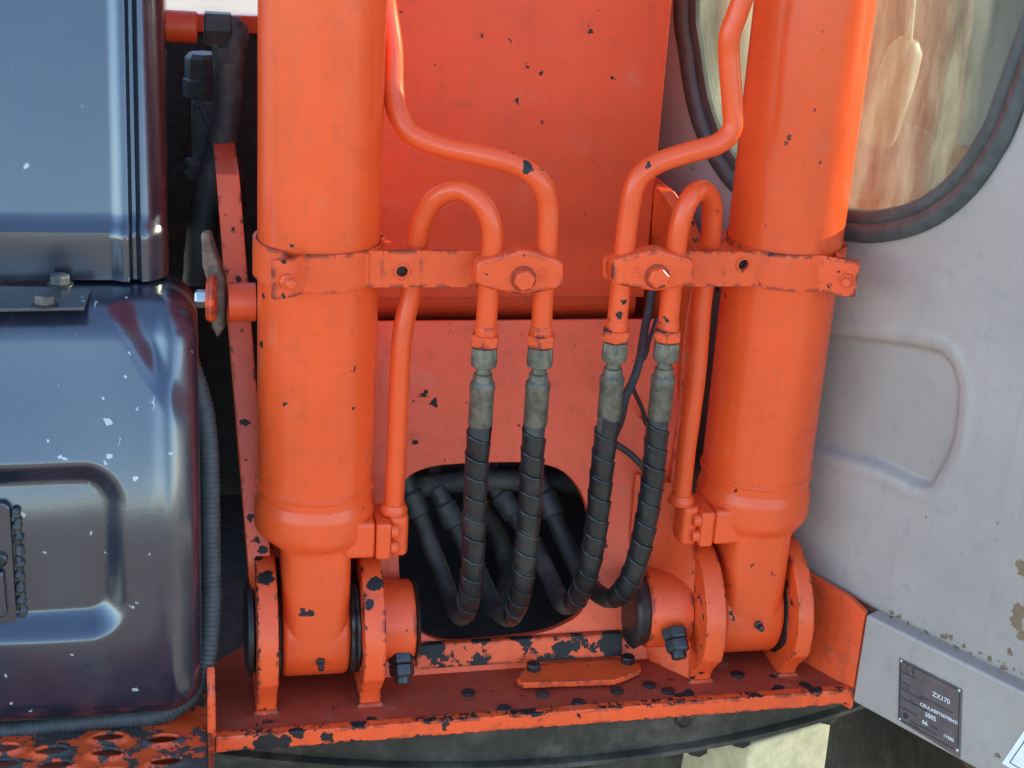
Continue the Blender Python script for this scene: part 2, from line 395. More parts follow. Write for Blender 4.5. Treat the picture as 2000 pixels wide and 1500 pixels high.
# bulkhead: leaning plate with a rounded opening
BT = .27
def BY(z): return .004 + BT * (z - ZF)
def UB(px, py):                                  # pixel on the bulkhead plane
    nrm = Vector((0, 1, -BT)).normalized(); return UPL(px, py, Vector((0, BY(ZF), ZF)), nrm)
hole_px = [(783, 985), (792, 938), (835, 914), (900, 906), (1000, 903), (1062, 907), (1105, 925), (1135, 962), (1150, 1010), (1156, 1080), (1152, 1150), (1135, 1195), (1095, 1222), (1045, 1238), (960, 1248), (880, 1253), (830, 1240), (797, 1205), (783, 1150), (779, 1070)]
hole = [UB(*q) for q in hole_px]
hole = smooth_path(hole + [hole[0]], 4)[:-1]
cx = sum(q.x for q in hole) / len(hole); cz = sum(q.z for q in hole) / len(hole)
ox0, ox1, oz0, oz1 = .056, .478, ZF - .008, UB(1000, 632).z + .004
def outer_pt(a):
    dx, dz = math.cos(a), math.sin(a); ts = []
    if dx > 1e-9: ts.append((ox1 - cx) / dx)
    if dx < -1e-9: ts.append((ox0 - cx) / dx)
    if dz > 1e-9: ts.append((oz1 - cz) / dz)
    if dz < -1e-9: ts.append((oz0 - cz) / dz)
    t = min(ts); return cx + dx * t, cz + dz * t
angs = [math.atan2(q.z - cz, q.x - cx) for q in hole]
th = Vector((0, 1, -BT)).normalized() * .014
V = []; nh = len(hole)
outr = [outer_pt(a) for a in angs]
for (cxx, czz) in ((ox0, oz0), (ox1, oz0), (ox1, oz1), (ox0, oz1)):     # snap nearest to the corners
    i = min(range(nh), key=lambda k: (outr[k][0] - cxx) ** 2 + (outr[k][1] - czz) ** 2); outr[i] = (cxx, czz)
for q in hole: V.append(q)
for x, z in outr: V.append(Vector((x, BY(z), z)))
V += [v + th for v in V[:2 * nh]]
Fc = []
for i in range(nh):
    j = (i + 1) % nh
    Fc += [(i, j, nh + j, nh + i), (2 * nh + i, 3 * nh + i, 3 * nh + j, 2 * nh + j), (i, 2 * nh + i, 2 * nh + j, j), (nh + i, nh + j, 3 * nh + j, 3 * nh + i)]
build('bulkhead', V, Fc, PBULK, frame, .0015, 2)
# bare lower sill of the opening
s0, s1 = UB(826, 1262), UB(1062, 1246)
prism('opening_sill', [(s0.x - .01, BY(.088) - .011, .086), (s1.x + .10, BY(.088) - .011, .089), (s1.x + .10, BY(.06) - .011, .060), (s0.x - .01, BY(.06) - .011, .056)], (0, .010, 0), P(specks=.8, edge=1.0, dirt=.6, blotch=.98), frame, .002)
# bay behind the opening, its shade painted as dark walls
bay = empty('hose_bay', (.25, .3, ZF), 'steel hose bay with painted-in shade behind the rounded opening', 'machine bay')
box('back_wall', (-.3, .5985, ZF - .06), (.80, .61, .735), BAYSHADE, bay, .001)
box('bay_ceiling', (.03, .23, .47), (.48, .598, .48), BAYSHADE, bay, .001)
box('bay_shade_floor', (-.06, .030, ZF + .004), (.48, .598, ZF + .008), BAYSHADE, bay, .001)  # dark sheet laid over the floor plate in place of shade
box('bay_shade_floor', (-.30, .085, ZF - .032), (-.052, .598, ZF - .028), BAYSHADE, bay, .001)  # dark sheet added in the gap to stand in for shade
box('side_wall', (-.31, .42, ZF + .008), (-.30, .598, .735), BAYSHADE, bay, .001)
box('side_wall', (.49, .20, ZF + .008), (.50, .598, .47), BAYSHADE, bay, .001)
box('rear_rail', (-.32, .585, .737), (.06, .615, .762), PO, bay, .003)
# pin brackets
def lug(x0, x1):
    pts = []
    for a in range(150, -46, -12):
        t = math.radians(a + 60); r = .094
        pts.append((x0, r * math.cos(t), .125 + r * math.sin(t)))
    # outline: foot on the floor, round front, back to the bulkhead
    prof = [(-.057, ZF - .012), (-.0575, ZF + .004), (-.060, ZF + .014), (-.066, ZF + .024), (-.075, ZF + .034), (-.083, ZF + .043)]
    for a in range(198, 84, -9):
        t = math.radians(a); prof.append((.094 * math.cos(t), .126 + .094 * math.sin(t)))
    prof += [(.055, .214), (.055, ZF - .012)]
    return prism('pin_bracket', [(x0, y, z) for y, z in prof], (x1 - x0, 0, 0), P(specks=.8, edge=.6, dirt=.45, bands=(((1, 0, 0), x0, .006, .03 if x0 < .3 else -.07), ((1, 0, 0), x1, .005, -.01 if x0 < .3 else .0), ((0, 0, 1), ZF - .004, .022, .03))), frame, .003, 3, ang=25)
for x0, x1 in ((-.070, -.046), (.052, .077), (.465, .491), (.583, .604)):
    lg = lug(x0, x1)
    lathe('weld_bead', [(0, .002), (.004, .0042), (x1 - x0 + .004, .0042), (x1 - x0 + .008, .002)], (x0 - .004, -.058, ZFX(x0) + .001), (1, 0, 0), PLIP, lg, 12)
PZ = .126
# bosses, pin ends and spacer washers
for s, cxl in ((1, 0), (-1, .54)):
    X = lambda a: cxl + s * a
    d = (s, 0, 0)
    bo = lathe('pin_boss', [(0, .0495), (.030 if s > 0 else .042, .0495), (.040 if s > 0 else .050, .0488), (.0425 if s > 0 else .0525, .047)], (X(.0765), 0, PZ), d, PEDGE, frame, 48)
    lathe('pin', [(0, .044), (.003 if s > 0 else .014, .050), (.006 if s > 0 else .018, .046), (.007 if s > 0 else .020, .03)], (X(.1185 if s > 0 else .1285), 0, PZ), d, BLACKST, frame, 40)
    for a, b in ((.0397, .0515), (-.0455, -.0397)):
        go = lathe('grease_ring', [(0, .052), (.001, .060), ((b - a) * .35, .0625), ((b - a) * .7, .0600), (b - a - .001, .061), (b - a, .052)], (X(a), 0, PZ), d, BLACKST, frame, 64)
        for v in go.data.vertices:                          # squeezed-out grease: uneven rim
            t_ = math.atan2(v.co.z - PZ, v.co.y); k3 = 1 + .045 * math.sin(3 * t_ + a * 900) + .03 * math.sin(8 * t_ + a * 300) + .02 * math.sin(17 * t_ + v.co.x * 900)
            v.co.y *= k3; v.co.z = PZ + (v.co.z - PZ) * k3
    lathe('spacer', [(0, .05), (.002, .057), (.008, .057), (.011, .045)], (X(-.0705), 0, PZ), (-s, 0, 0), BLACKST, frame, 40)
    pb = UY(784, 1296, -.040) if s > 0 else UY(1320, 1250, -.062)
    bd = Vector((.03, -.55, -1)) if s > 0 else Vector((.10, -.95, -1))
    hexhead('keeper_nut', pb, bd, .0155, .015, BOLTD, frame, stud=.009, studr=.62)
    hexhead('keeper_nut', pb - bd.normalized() * .014, bd, .0165, .0135, BOLTD, frame)
# tower plates leaning in towards the boom foot
tl = [UY(428, 340, .15), UY(448, 400, .14), UY(478, 520, .12), UY(486, 700, .085), UY(484, 900, .045), UY(500, 1085, .0), UY(505, 1130, -.01)]
tl = [Vector((q.x, q.y, q.z)) for q in tl] + [Vector((0, .02, ZF - .004)), Vector((0, .33, ZF - .004)), Vector((0, .33, tl[0].z))]
for q in tl: q.x = -.066 - .0700 * (q.z - ZF)      # one flat plate leaning outwards
tp = [tuple(q) for q in tl]
V = [Vector(q) for q in tp]; k = len(V); V += [q + Vector((.0270, 0, 0)) for q in V]
build('tower_plate', V, [tuple(range(k))[::-1], tuple(range(k, 2 * k))] + [(i, (i + 1) % k, k + (i + 1) % k, k + i) for i in range(k)], P(specks=.8, edge=.55, dirt=.45), frame, .0015)
box('tower_web', (-.036, .30, ZF + .012), (.06, .315, .60), PBULK, frame, .001)
tr_ = [UY(1288, 372, .135), UY(1325, 420, .13), UY(1362, 500, .12), UY(1338, 640, .10), UY(1325, 800, .085), UY(1316, 900, .06), UY(1302, 1000, .04)]
tp = [tuple(q) for q in tr_] + [(tr_[-1].x, .30, tr_[-1].z), (tr_[0].x, .30, tr_[0].z)]
V = [Vector(q) for q in tp]; k = len(V); V += [q + Vector((.018, 0, 0)) for q in V]
build('tower_plate', V, [tuple(range(k))[::-1], tuple(range(k, 2 * k))] + [(i, (i + 1) % k, k + (i + 1) % k, k + i) for i in range(k)], P(specks=.9, edge=.4, dirt=.6), frame, .0015)
lathe('boom_foot_boss', [(0, .07), (.04, .07), (.046, .062)], (.452, .24, .53), (1, 0, 0), PBULK, frame, 40)
# gusset between bulkhead and inner bracket, and outer wing plate towards the cab
gp = [Vector((.405, BY(ZF), ZF)), Vector((.466, -.058, ZF)), Vector((.466, -.02, .20)), UY(1296, 985, .05), UY(1200, 962, .066)]
gp = [Vector((.428, BY(ZF) - .004, ZF + .001)), Vector((.467, -.050, ZF + .001)), Vector((.466, -.030, .20)), Vector((.466, .040, .272)), Vector((.405, .058, .285)), Vector((.400, BY(.2) - .003, .2))]
prism('gusset', gp, (.004, .006, 0), P(specks=.9, edge=.5, dirt=.7), frame, .001)
wp_ = [Vector((.666, -.101, ZF - .025)), Vector((.666, -.101, .158)), Vector((.640, .02, .235)), Vector((.628, .18, .30)), Vector((.650, .18, ZF)), Vector((.655, .02, ZF - .02))]
prism('wing_plate', [Vector((.664, -.099, .024)), Vector((.664, -.099, .162)), Vector((.655, -.070, .168)), Vector((.61, .008, .175)), Vector((.57, .078, .18)), Vector((.57, .078, .024))], (.006, .004, 0), P(specks=.5, dirt=1.0, rough=.55), frame, .001)
# floor bolts
for q in ((915, 1350), (1060, 1355), (1205, 1350), (1268, 1340), (1440, 1322), (1305, 1352), (1130, 1372), (985, 1382)):
    c = UZ(*q, ZF); c.z = ZFX(c.x); lathe('floor_bolt', [(-.001, .0085), (.0018, .0085), (.0032, .0065)], c, (0, 0, 1), BLACKST, frame, 20)
# access cover plate with two bolts
cov = [UZ(*q, ZF + .012) for q in ((1008, 1322), (1022, 1305), (1040, 1298), (1222, 1284), (1250, 1296), (1252, 1308), (1200, 1328), (1020, 1334))]
cp = prism('access_cover', cov, (0, 0, -.008), PEDGE, frame, .0012)
for q in ((1042, 1307), (1226, 1293)):
    hexhead('cover_bolt', UZ(*q, ZF + .0125), (0, 0, 1), .0095, .009, BLACKST, cp)

# ================================================================== boom
BX0, BX1, BYF = .045, .4265, .16
boom = empty('excavator_boom', (.235, .2, .45), 'flat orange boom box section rising behind the two cylinders', 'boom')
box('front_plate', (BX0, BYF, .4845), (BX1, BYF + .012, 2.6), PBOOM, boom, .0012)
prof = [(BYF + .0035, .4842)]
for a in range(0, 91, 15):
    t = math.radians(a); prof.append((BYF + .0035 + .035 * (1 - math.cos(t)), .474 - .028 * math.sin(t)))
prof += [(BYF + .30, .430), (BYF + .30, .4842)]
prism('bottom_plate', [(BX0 + .003, y, z) for y, z in prof], (BX1 - BX0 - .012, 0, 0), PBOOM, boom, .001, ang=60)
box('side_plate', (BX0 + .006, BYF + .0125, .4846), (BX0 + .018, 1.0, 2.59), PBOOM, boom, .001)
box('side_plate', (BX1 - .018, BYF + .0125, .4846), (BX1 - .006, 1.0, 2.59), PBOOM, boom, .001)
box('back_plate', (BX0 + .001, 1.001, .4846), (BX1 - .001, 1.013, 2.6), PBOOM, boom, .001)

# ================================================================== hydraulic cylinders
RB = .0665
def cylinder(cxl, s, label):
    root = empty('hydraulic_cylinder', (cxl, 0, PZ), label, 'hydraulic cylinder', 'boom lift cylinders')
    X = lambda a: cxl + s * a
    lathe('barrel', [(0, RB), (1.45, RB), (1.47, RB - .004)], (cxl, 0, .300), (0, 0, 1), PBAR, root, 96)
    # base casting: round at the barrel, squared neck, eye round the pin
    rings = [(.120, .0400, .0598, 5), (.20, .0402, .0598, 5), (.238, .0404, .0600, 4.6), (.245, .0418, .0604, 4.0), (.2500, .0470, .0615, 3.2), (.2535, .0560, .0640, 2.5), (.2565, .0640, .0665, 2.1),
             (.260, .0684, .0684, 2), (.264, .0697, .0697, 2), (.269, .0699, .0699, 2), (.288, .0699, .0699, 2), (.293, .0692, .0692, 2), (.297, .0672, .0672, 2), (.303, .0668, .0668, 2), (.306, .0640, .0640, 2)]
    V = []; n_ = 64
    for z, a, b, e in rings:
        for i in range(n_):
            t = 2 * PI * i / n_; c_, s_ = math.cos(t), math.sin(t)
            V.append((cxl + a * math.copysign(abs(c_) ** (2 / e), c_), b * math.copysign(abs(s_) ** (2 / e), s_), z))
    Fc = [(j * n_ + i, j * n_ + (i + 1) % n_, (j + 1) * n_ + (i + 1) % n_, (j + 1) * n_ + i) for j in range(len(rings) - 1) for i in range(n_)]
    Fc += [tuple(range(n_))[::-1], tuple(range((len(rings) - 1) * n_, len(rings) * n_))]
    eye = lathe_data([(0, .055), (.002, .0588), (.006, .0605), (.073, .0605), (.077, .0588), (.079, .055)], (cxl - .0395, 0, PZ), (1, 0, 0), 64)
    V, Fc = merge([(V, Fc), eye]); build('base_casting', V, Fc, P(specks=.4, edge=.25, dirt=.15, rough=.32), root, ang=45)
    lathe('weld_ring', [(0, .0660), (.002, .0685), (.006, .0688), (.009, .0660)], (cxl, 0, .3125), (0, 0, 1), PBAR, root, 96)
    # grease nipple
    gq = UY(625, 1283, -.052) if s > 0 else UY(1476, 1214, -.052)
    gd = Vector((0, gq.y, gq.z - PZ)).normalized(); gq = Vector((gq.x, 0, PZ)) + gd * .0600
    lathe('grease_nipple', [(0, .0052), (.004, .0052), (.005, .003), (.010, .003), (.011, .0042), (.014, .0035), (.015, .001)], gq, gd, BOLTD, root, 12)
    # port block, flange and elbow
    box('port_boss', (min(X(.025), X(.0655)), -.054, .238), (max(X(.025), X(.0655)), .005, .284), PO, root, .006, 3)
    fl = box('port_flange', (min(X(.066), X(.0835)), -.056, .237), (max(X(.066), X(.0835)), .003, .283), PO, root, .004, 3)
    el = []
    for a in range(0, 360, 15):
        t = math.radians(a); e = 3.2
        el.append((X(.0935) + .0120 * math.copysign(abs(math.cos(t)) ** (2 / e), math.cos(t)), -.028 + .019 * math.copysign(abs(math.sin(t)) ** (2 / e), math.sin(t)), .236))
    prism('elbow', el, (0, 0, .050), PO, root, .005, 3, ang=50)
    for zb in (.250, .2705):
        lathe('cap_screw', [(0, .0078), (.0075, .0078), (.0085, .0068), (.0085, .0040), (.0045, .0038)], (X(.0836), -.0475, zb), (s, 0, 0), PO, fl, 20, ang=40)
    # clamp band in two halves
    Z0, Z1 = .5650, .6070
    def strip(name, pts, t=.0042):
        pts = [Vector((X(x), y, 0)) for x, y in pts]; Vv = []; kk = len(pts)
        for i, q in enumerate(pts):
            tg = (pts[min(i + 1, kk - 1)] - pts[max(i - 1, 0)]).normalized(); nn = Vector((tg.y, -tg.x, 0))
            fz = 0
            for off in (-t / 2, t / 2):
                for z in (Z0, Z1): Vv.append((q.x + nn.x * off, q.y + nn.y * off, z))
        Ff = [(0, 1, 3, 2), (4 * kk - 4, 4 * kk - 2, 4 * kk - 1, 4 * kk - 3)]
        for i in range(kk - 1):
            a = 4 * i; Ff += [(a, a + 4, a + 5, a + 1), (a + 2, a + 3, a + 7, a + 6), (a, a + 2, a + 6, a + 4), (a + 1, a + 5, a + 7, a + 3)]
        return build(name, Vv, Ff, PEDGE, root, .0009, 2, ang=40)
    Rb = RB + .0032
    arc = lambda a0, a1, st: [(Rb * math.cos(math.radians(a)), Rb * math.sin(math.radians(a))) for a in range(a0, a1, st)]
    front = [(-.0545, -.0905), (-.047, -.0885), (-.038, -.0840), (-.031, -.0785), (-.0255, -.0728), (-.020, -.0690)] + arc(-104, 8, 4)
    rear = [(-.0560, -.0855), (-.048, -.0830), (-.0425, -.0785), (-.0400, -.0710), (-.0395, -.0620), (-.0430, -.0552)] + arc(-129, -356, -4)
    fb = strip('clamp_band', front)
    rb = strip('clamp_band', rear)
    tdir = Vector((s * .55, -.83, 0))            # across the two tabs
    bq = Vector((X(-.0430), -.0868, .585))
    tdir = Vector((s * .40, -.92, 0)).normalized()
    hexhead('clamp_nut', bq + tdir * .0015, tdir, .0082, .0075, PO, fb, stud=.010, studr=.66)
    lathe('clamp_bolt_head', [(0, .0078), (.005, .0078), (.006, .0065)], bq - tdir * .0105, -tdir, PO, rb, 6)
    # bracket arm with hole and a brace behind
    if s > 0: ax0, ax1 = UY(712, 525, -.052).x, UY(1000, 525, -.052).x; hq = UY(785, 530, -.052)
    else: ax0, ax1 = UY(1512, 517, -.052).x, UY(1260, 517, -.052).x; hq = UY(1452, 517, -.052)
    hz = hq.z; L = ax1 - ax0
    # plate with a real hole: ring of quads around it
    nn = 24; hr = .0062; zc = (Z0 + Z1) / 2; h2 = (Z1 - Z0) / 2 - .0006
    V = []; Fc = []
    cor = []
    for i in range(nn):
        t = 2 * PI * i / nn; c_, s_ = math.cos(t), math.sin(t)
        tt = min((h2 / abs(s_)) if abs(s_) > 1e-6 else 9, (.021 / abs(c_)) if abs(c_) > 1e-6 else 9)
        cor.append((hq.x + c_ * tt, zc + s_ * tt))
    for y in (-.052, -.046):
        for i in range(nn):
            t = 2 * PI * i / nn; V.append((hq.x + hr * math.cos(t), y, hz + hr * math.sin(t)))
        for q in cor: V.append((q[0], y, q[1]))
    for i in range(nn):
        j = (i + 1) % nn
        Fc += [(i, j, nn + j, nn + i), (2 * nn + i, 3 * nn + i, 3 * nn + j, 2 * nn + j), (i, 2 * nn + i, 2 * nn + j, j), (nn + i, nn + j, 3 * nn + j, 3 * nn + i)]
    xa, xb = sorted((ax0, ax1))
    for (p0, p1) in ((xa, hq.x - .021), (hq.x + .021, xb)):
        bv, bf = [(x, y, z) for z in (zc - h2, zc + h2) for (x, y) in ((p0, -.052), (p1, -.052), (p1, -.046), (p0, -.046))], [(0, 3, 2, 1), (4, 5, 6, 7), (0, 1, 5, 4), (1, 2, 6, 5), (2, 3, 7, 6), (3, 0, 4, 7)]
        V, Fc = merge([(V, Fc), (bv, bf)])
    arm = build('bracket_arm', V, Fc, PEDGE, root, 0, smooth=False)
    lathe('hole_collar', [(0, .0065), (.0012, .0088), (.0016, .0082), (.0016, .0064)], (hq.x, -.0522, hz), (0, -1, 0), PO, arm, 24, cap=False)
    lathe('threaded_insert', [(.004, .0085), (.016, .0085)], (hq.x, -.0462, hz), (0, 1, 0), BLACKST, arm, 20)
    bxx = X(.055)
    prism('arm_brace', [(bxx, .030, Z1 - .004), (X(.066), .012, Z1 - .004), (ax0 + s * .075, -.0455, Z1 - .004), (bxx + s * .01, -.0455, Z1 - .004)], (0, 0, -.004), PO, root, .001)
    lathe('weld_bead', [(0, .002), (.003, .0045), (.036, .0045), (.039, .002)], (ax0 + s * .001, -.0515, Z0 + .002), (0, 0, 1), PO, arm, 12)
    # pipe clamp
    if s > 0:
        o_ = [(931, 518), (940, 510), (985, 497), (1015, 489), (1030, 489), (1060, 497), (1090, 508), (1102, 516), (1102, 556), (1094, 564), (1060, 571), (1025, 576), (1000, 574), (960, 566), (938, 560), (930, 552)]
        bk = [(924, 522), (932, 514), (1020, 496), (1088, 512), (1090, 552), (1020, 566), (932, 556), (924, 550)]; bp = (1022, 544)
    else:
        o_ = [(1196, 512), (1205, 506), (1240, 496), (1275, 489), (1290, 489), (1320, 498), (1350, 507), (1357, 513), (1356, 550), (1349, 556), (1315, 564), (1282, 570), (1260, 567), (1220, 560), (1202, 556), (1195, 549)]
        bk = [(1178, 508), (1188, 500), (1270, 486), (1338, 502), (1338, 545), (1270, 556), (1190, 550), (1178, 544)]; bp = (1283, 540)
    yo = -.060
    fr2 = prism('pipe_clamp', [UY(px, py, -.088) for px, py in o_], (0, .0245, 0), PEDGE, root, .004, 3, ang=50)
    prism('clamp_backing', [UY(px, py, -.061) for px, py in bk], (0, .0145, 0), PO, root, .003, 3, ang=50)
    bq = UY(*bp, -.0885)
    lathe('washer', [(0, .0138), (.0022, .0138), (.0028, .0128)], bq, (0, -1, 0), P(specks=.6, edge=1.5, dirt=.3), fr2, 32)
    hexhead('clamp_bolt', bq + Vector((0, -.0026, 0)), (0, -1, 0), .0118, .0085, P(specks=.6, edge=.35, dirt=.3), fr2, rot=.25)
    # raised casting marks
    if s > 0:
        q = UY(1062, 537, -.0882); text_mesh('casting_mark', '4D', .0135, q, (0, 0, 1), (-1, 0, 0), PO, fr2, .0008, 'CENTER')
    else:
        q = UY(1242, 533, -.0882); text_mesh('casting_mark', '4D', .0135, q, (0, 0, -1), (1, 0, 0), PO, fr2, .0008, 'CENTER')
    # steel pipes
    yp = -.069; pr = .0115
    if s > 0:
        A = [(1057, 655, yp), (1062, 560, yp), (1069, 474, yp), (1070, 400, yp), (1055, 356, yp - .002), (1017, 326, yp + .004), (960, 307, yp + .012), (864, 286, .0 - .03), (806, 262, -.018), (779, 225, -.008), (768, 175, .004), (766, 96, .016), (754, 10, .026), (744, -80, .03)]
        B = [(948, 655, yp), (955, 560, yp), (962, 474, yp), (957, 428, yp + .001), (933, 389, yp + .008), (893, 371, yp + .022), (850, 389, -.034), (824, 432, -.024), (815, 480, -.020), (803, 570, -.020), (788, 640, -.024), (781, 720, -.028), (776, 850, -.028), (769, 1003, -.028)]
    else:
        A = [(1204, 645, yp), (1212, 560, yp), (1219, 495, yp), (1228, 420, yp), (1243, 355, yp), (1280, 321, yp), (1341, 299, yp - .003), (1402, 281, yp - .006), (1430, 252, yp - .006), (1431, 210, yp - .004), (1424, 117, yp), (1425, 70, yp), (1441, 25, yp), (1470, -60, yp)]
        B = [(1304, 645, yp), (1312, 560, yp), (1320, 490, yp), (1330, 430, yp), (1348, 387, yp + .004), (1370, 371, yp + .018), (1388, 390, -.038), (1391, 430, -.026), (1386, 490, -.020), (1371, 592, -.020), (1361, 720, -.024), (1349, 816, -.027), (1340, 881, -.028), (1331, 970, -.028)]
    for nm, tr2 in (('supply_pipe', A), ('loop_pipe', B)):
        path = resample(smooth_path([UY(*q) for q in tr2], 12), .004)
        pp = tube(nm, path, pr, P(specks=.95, dirt=.2, rough=.30), root, 28)
        d0 = (path[0] - path[6]).normalized()
        V1 = lathe_data([(0, .0118), (.002, .0128), (.010, .0128), (.011, .0120)], path[0] - d0 * .012, d0, 28)
        V2 = lathe_data([(0, .0135), (.0015, .0168), (.0125, .0168), (.014, .0155)], path[0] - d0 * .002, d0, 6, .3)
        Vm, Fm = merge([V1, V2]); build('pipe_nut', Vm, Fm, PEDGE, pp, bevel=.0006, ang=25)
        if nm == 'loop_pipe':
            e0 = path[-1]; lathe('pipe_collar', [(-.001, .0125), (.001, .0155), (.005, .0160), (.008, .0145), (.012, .0128)], (e0.x, e0.y, .2845), (path[-8] - e0), PO, pp, 28)
    return root
cylinder(0.0, 1, 'orange boom cylinder standing beside the dark storage box')
cylinder(.54, -1, 'orange boom cylinder standing in front of the grey cab')

# ================================================================== hanging hydraulic hoses
def hose(trace, label, wrap_to):
    pts = [UY(*q) for q in trace]
    root = empty('hydraulic_hose', pts[0], label, 'hose', 'spiral wrapped hoses hanging from the pipe clamps')
    d = (pts[1] - pts[0]).normalized()
    p0 = pts[0]
    sw = lathe_data([(0, .0130), (.0015, .0152), (.010, .0156), (.020, .0140), (.0215, .0125)], p0, d, 6, .2)
    sw2 = lathe_data([(.0005, .0137), (.016, .0147), (.0225, .0142), (.024, .0105)], p0, d, 28)
    V, Fc = merge([sw, sw2]); build('swivel_nut', V, Fc, FIT, root, bevel=.0005, ang=25)
    lathe('ferrule', [(.020, .0085), (.031, .0085), (.0325, .0108), (.040, .0112), (.043, .0140), (.050, .0144), (.052, .0136), (.092, .0138), (.094, .0128)], p0, d, FIT, root, 36)
    path = smooth_path([p0 + d * .088] + pts[2:], 14)
    path = resample(path, .003)
    fr_ = frames(path)
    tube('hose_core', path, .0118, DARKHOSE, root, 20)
    lathe('end_ferrule', [(0, .0125), (.002, .0150), (.030, .0150), (.034, .0120), (.055, .0120)], path[int(len(path) * .80)], path[int(len(path) * .80) + 6] - path[int(len(path) * .80)], VALVE, root, 20)
    # spiral guard: one strip wound round the hose
    Ltot = wrap_to * (len(path) - 1) * .003; pitch = .0248; wst = [(0, .0116), (.022, .0143), (.06, .01465), (.15, .0142), (.5, .0136), (.95, .0132), (.985, .01275), (1.0, .0112)]
    turns = Ltot / pitch - 1; nseg = int(turns * 26)
    V = []; Fc = []; kw = len(wst)
    rnd = random.random() * 6
    for i in range(nseg + 1):
        ph = i / 26
        for u, r in wst:
            jit = .045 * math.sin(ph * .9 + rnd) + .03 * math.sin(ph * 2.3 + rnd * 2)
            sdist = pitch * (ph + u + (jit if u in (0, 1.0) else jit)); x = min(max(sdist / .003, 0), len(path) - 1.001); a = int(x); t = x - a
            c = path[a].lerp(path[a + 1], t); uu = fr_[a][0].lerp(fr_[a + 1][0], t); vv = fr_[a][1].lerp(fr_[a + 1][1], t)
            an = -2 * PI * ph + rnd
            V.append(c + (uu * math.cos(an) + vv * math.sin(an)) * (r + .0002 * math.sin(ph * 5)))
    for i in range(nseg):
        for k_ in range(kw - 1): Fc.append((i * kw + k_, i * kw + k_ + 1, (i + 1) * kw + k_ + 1, (i + 1) * kw + k_))
    build('spiral_guard', V, Fc, RUBBER, root, ang=30)
    return root
yh = -.069
hose([(947, 676, yh), (940, 790, yh), (932, 900, yh), (927, 1000, yh), (924, 1100, yh - .002), (916, 1170, -.058), (902, 1203, -.022), (884, 1180, .035), (860, 1115, .080), (832, 1040, .11), (800, 960, .13), (788, 905, .165), (782, 850, .20)], 'black spiral wrapped hose under the looped pipe of the cylinder beside the storage box', .47)
hose([(1056, 676, yh), (1048, 790, yh), (1041, 880, yh), (1035, 980, yh), (1027, 1080, yh), (1017, 1150, -.060), (1000, 1204, -.022), (970, 1190, .04), (940, 1130, .09), (905, 1060, .125), (868, 985, .15), (848, 930, .19), (838, 870, .22)], 'black spiral wrapped hose under the long pipe of the cylinder beside the storage box', .47)
hose([(1202, 666, yh), (1192, 780, yh), (1181, 870, yh), (1172, 960, yh), (1163, 1040, yh), (1150, 1110, -.066), (1128, 1165, -.045), (1100, 1180, .0), (1070, 1120, .07), (1035, 1050, .12), (985, 975, .16), (966, 920, .20), (956, 860, .23)], 'black spiral wrapped hose under the long pipe of the cylinder by the cab', .49)
hose([(1303, 666, yh), (1292, 770, yh), (1282, 860, yh), (1273, 950, yh), (1260, 1030, yh), (1243, 1100, -.066), (1220, 1150, -.058), (1185, 1168, -.028), (1140, 1130, .05), (1105, 1060, .10), (1065, 965, .14), (1048, 910, .17), (1038, 860, .20)], 'black spiral wrapped hose under the looped pipe of the cylinder by the cab', .48)
# hoses seen only inside the bay
for tr2, lab in (([(800, 955, .16), (900, 940, .17), (1000, 938, .17), (1100, 945, .17), (1180, 950, .18)], 'dusty haze-greyed pipe running across the top of the hose bay'),
                 ([(965, 1240, .12), (990, 1100, .22), (930, 980, .25), (900, 940, .26)], 'dusty haze-greyed hose rising through the middle of the hose bay')):
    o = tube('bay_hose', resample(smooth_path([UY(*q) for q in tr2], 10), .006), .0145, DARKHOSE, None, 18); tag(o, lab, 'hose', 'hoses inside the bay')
# cables by the boom foot
def cable(tr2, r, lab):
    o = tube('electric_cable', resample(smooth_path([UY(*q) for q in tr2], 10), .004), r, SEAL, None, 12); tag(o, lab, 'cable')
cable([(1275, 555, .09), (1268, 600, .07), (1258, 650, .045), (1250, 700, .0), (1238, 740, -.01), (1222, 775, -.02), (1212, 820, -.01), (1195, 860, .05)], .0052, 'thick black cable slanting down behind the two hoses by the cab')
cable([(1284, 620, .07), (1266, 670, .05), (1262, 690, .03), (1235, 745, .02), (1255, 800, .07), (1262, 830, .085)], .0028, 'thin blue-black wire joining the thick cable below the boom foot')
cable([(1195, 862, .05), (1240, 895, .05), (1290, 955, .045), (1300, 968, .045)], .0042, 'black cable running to the port flange near the cab')

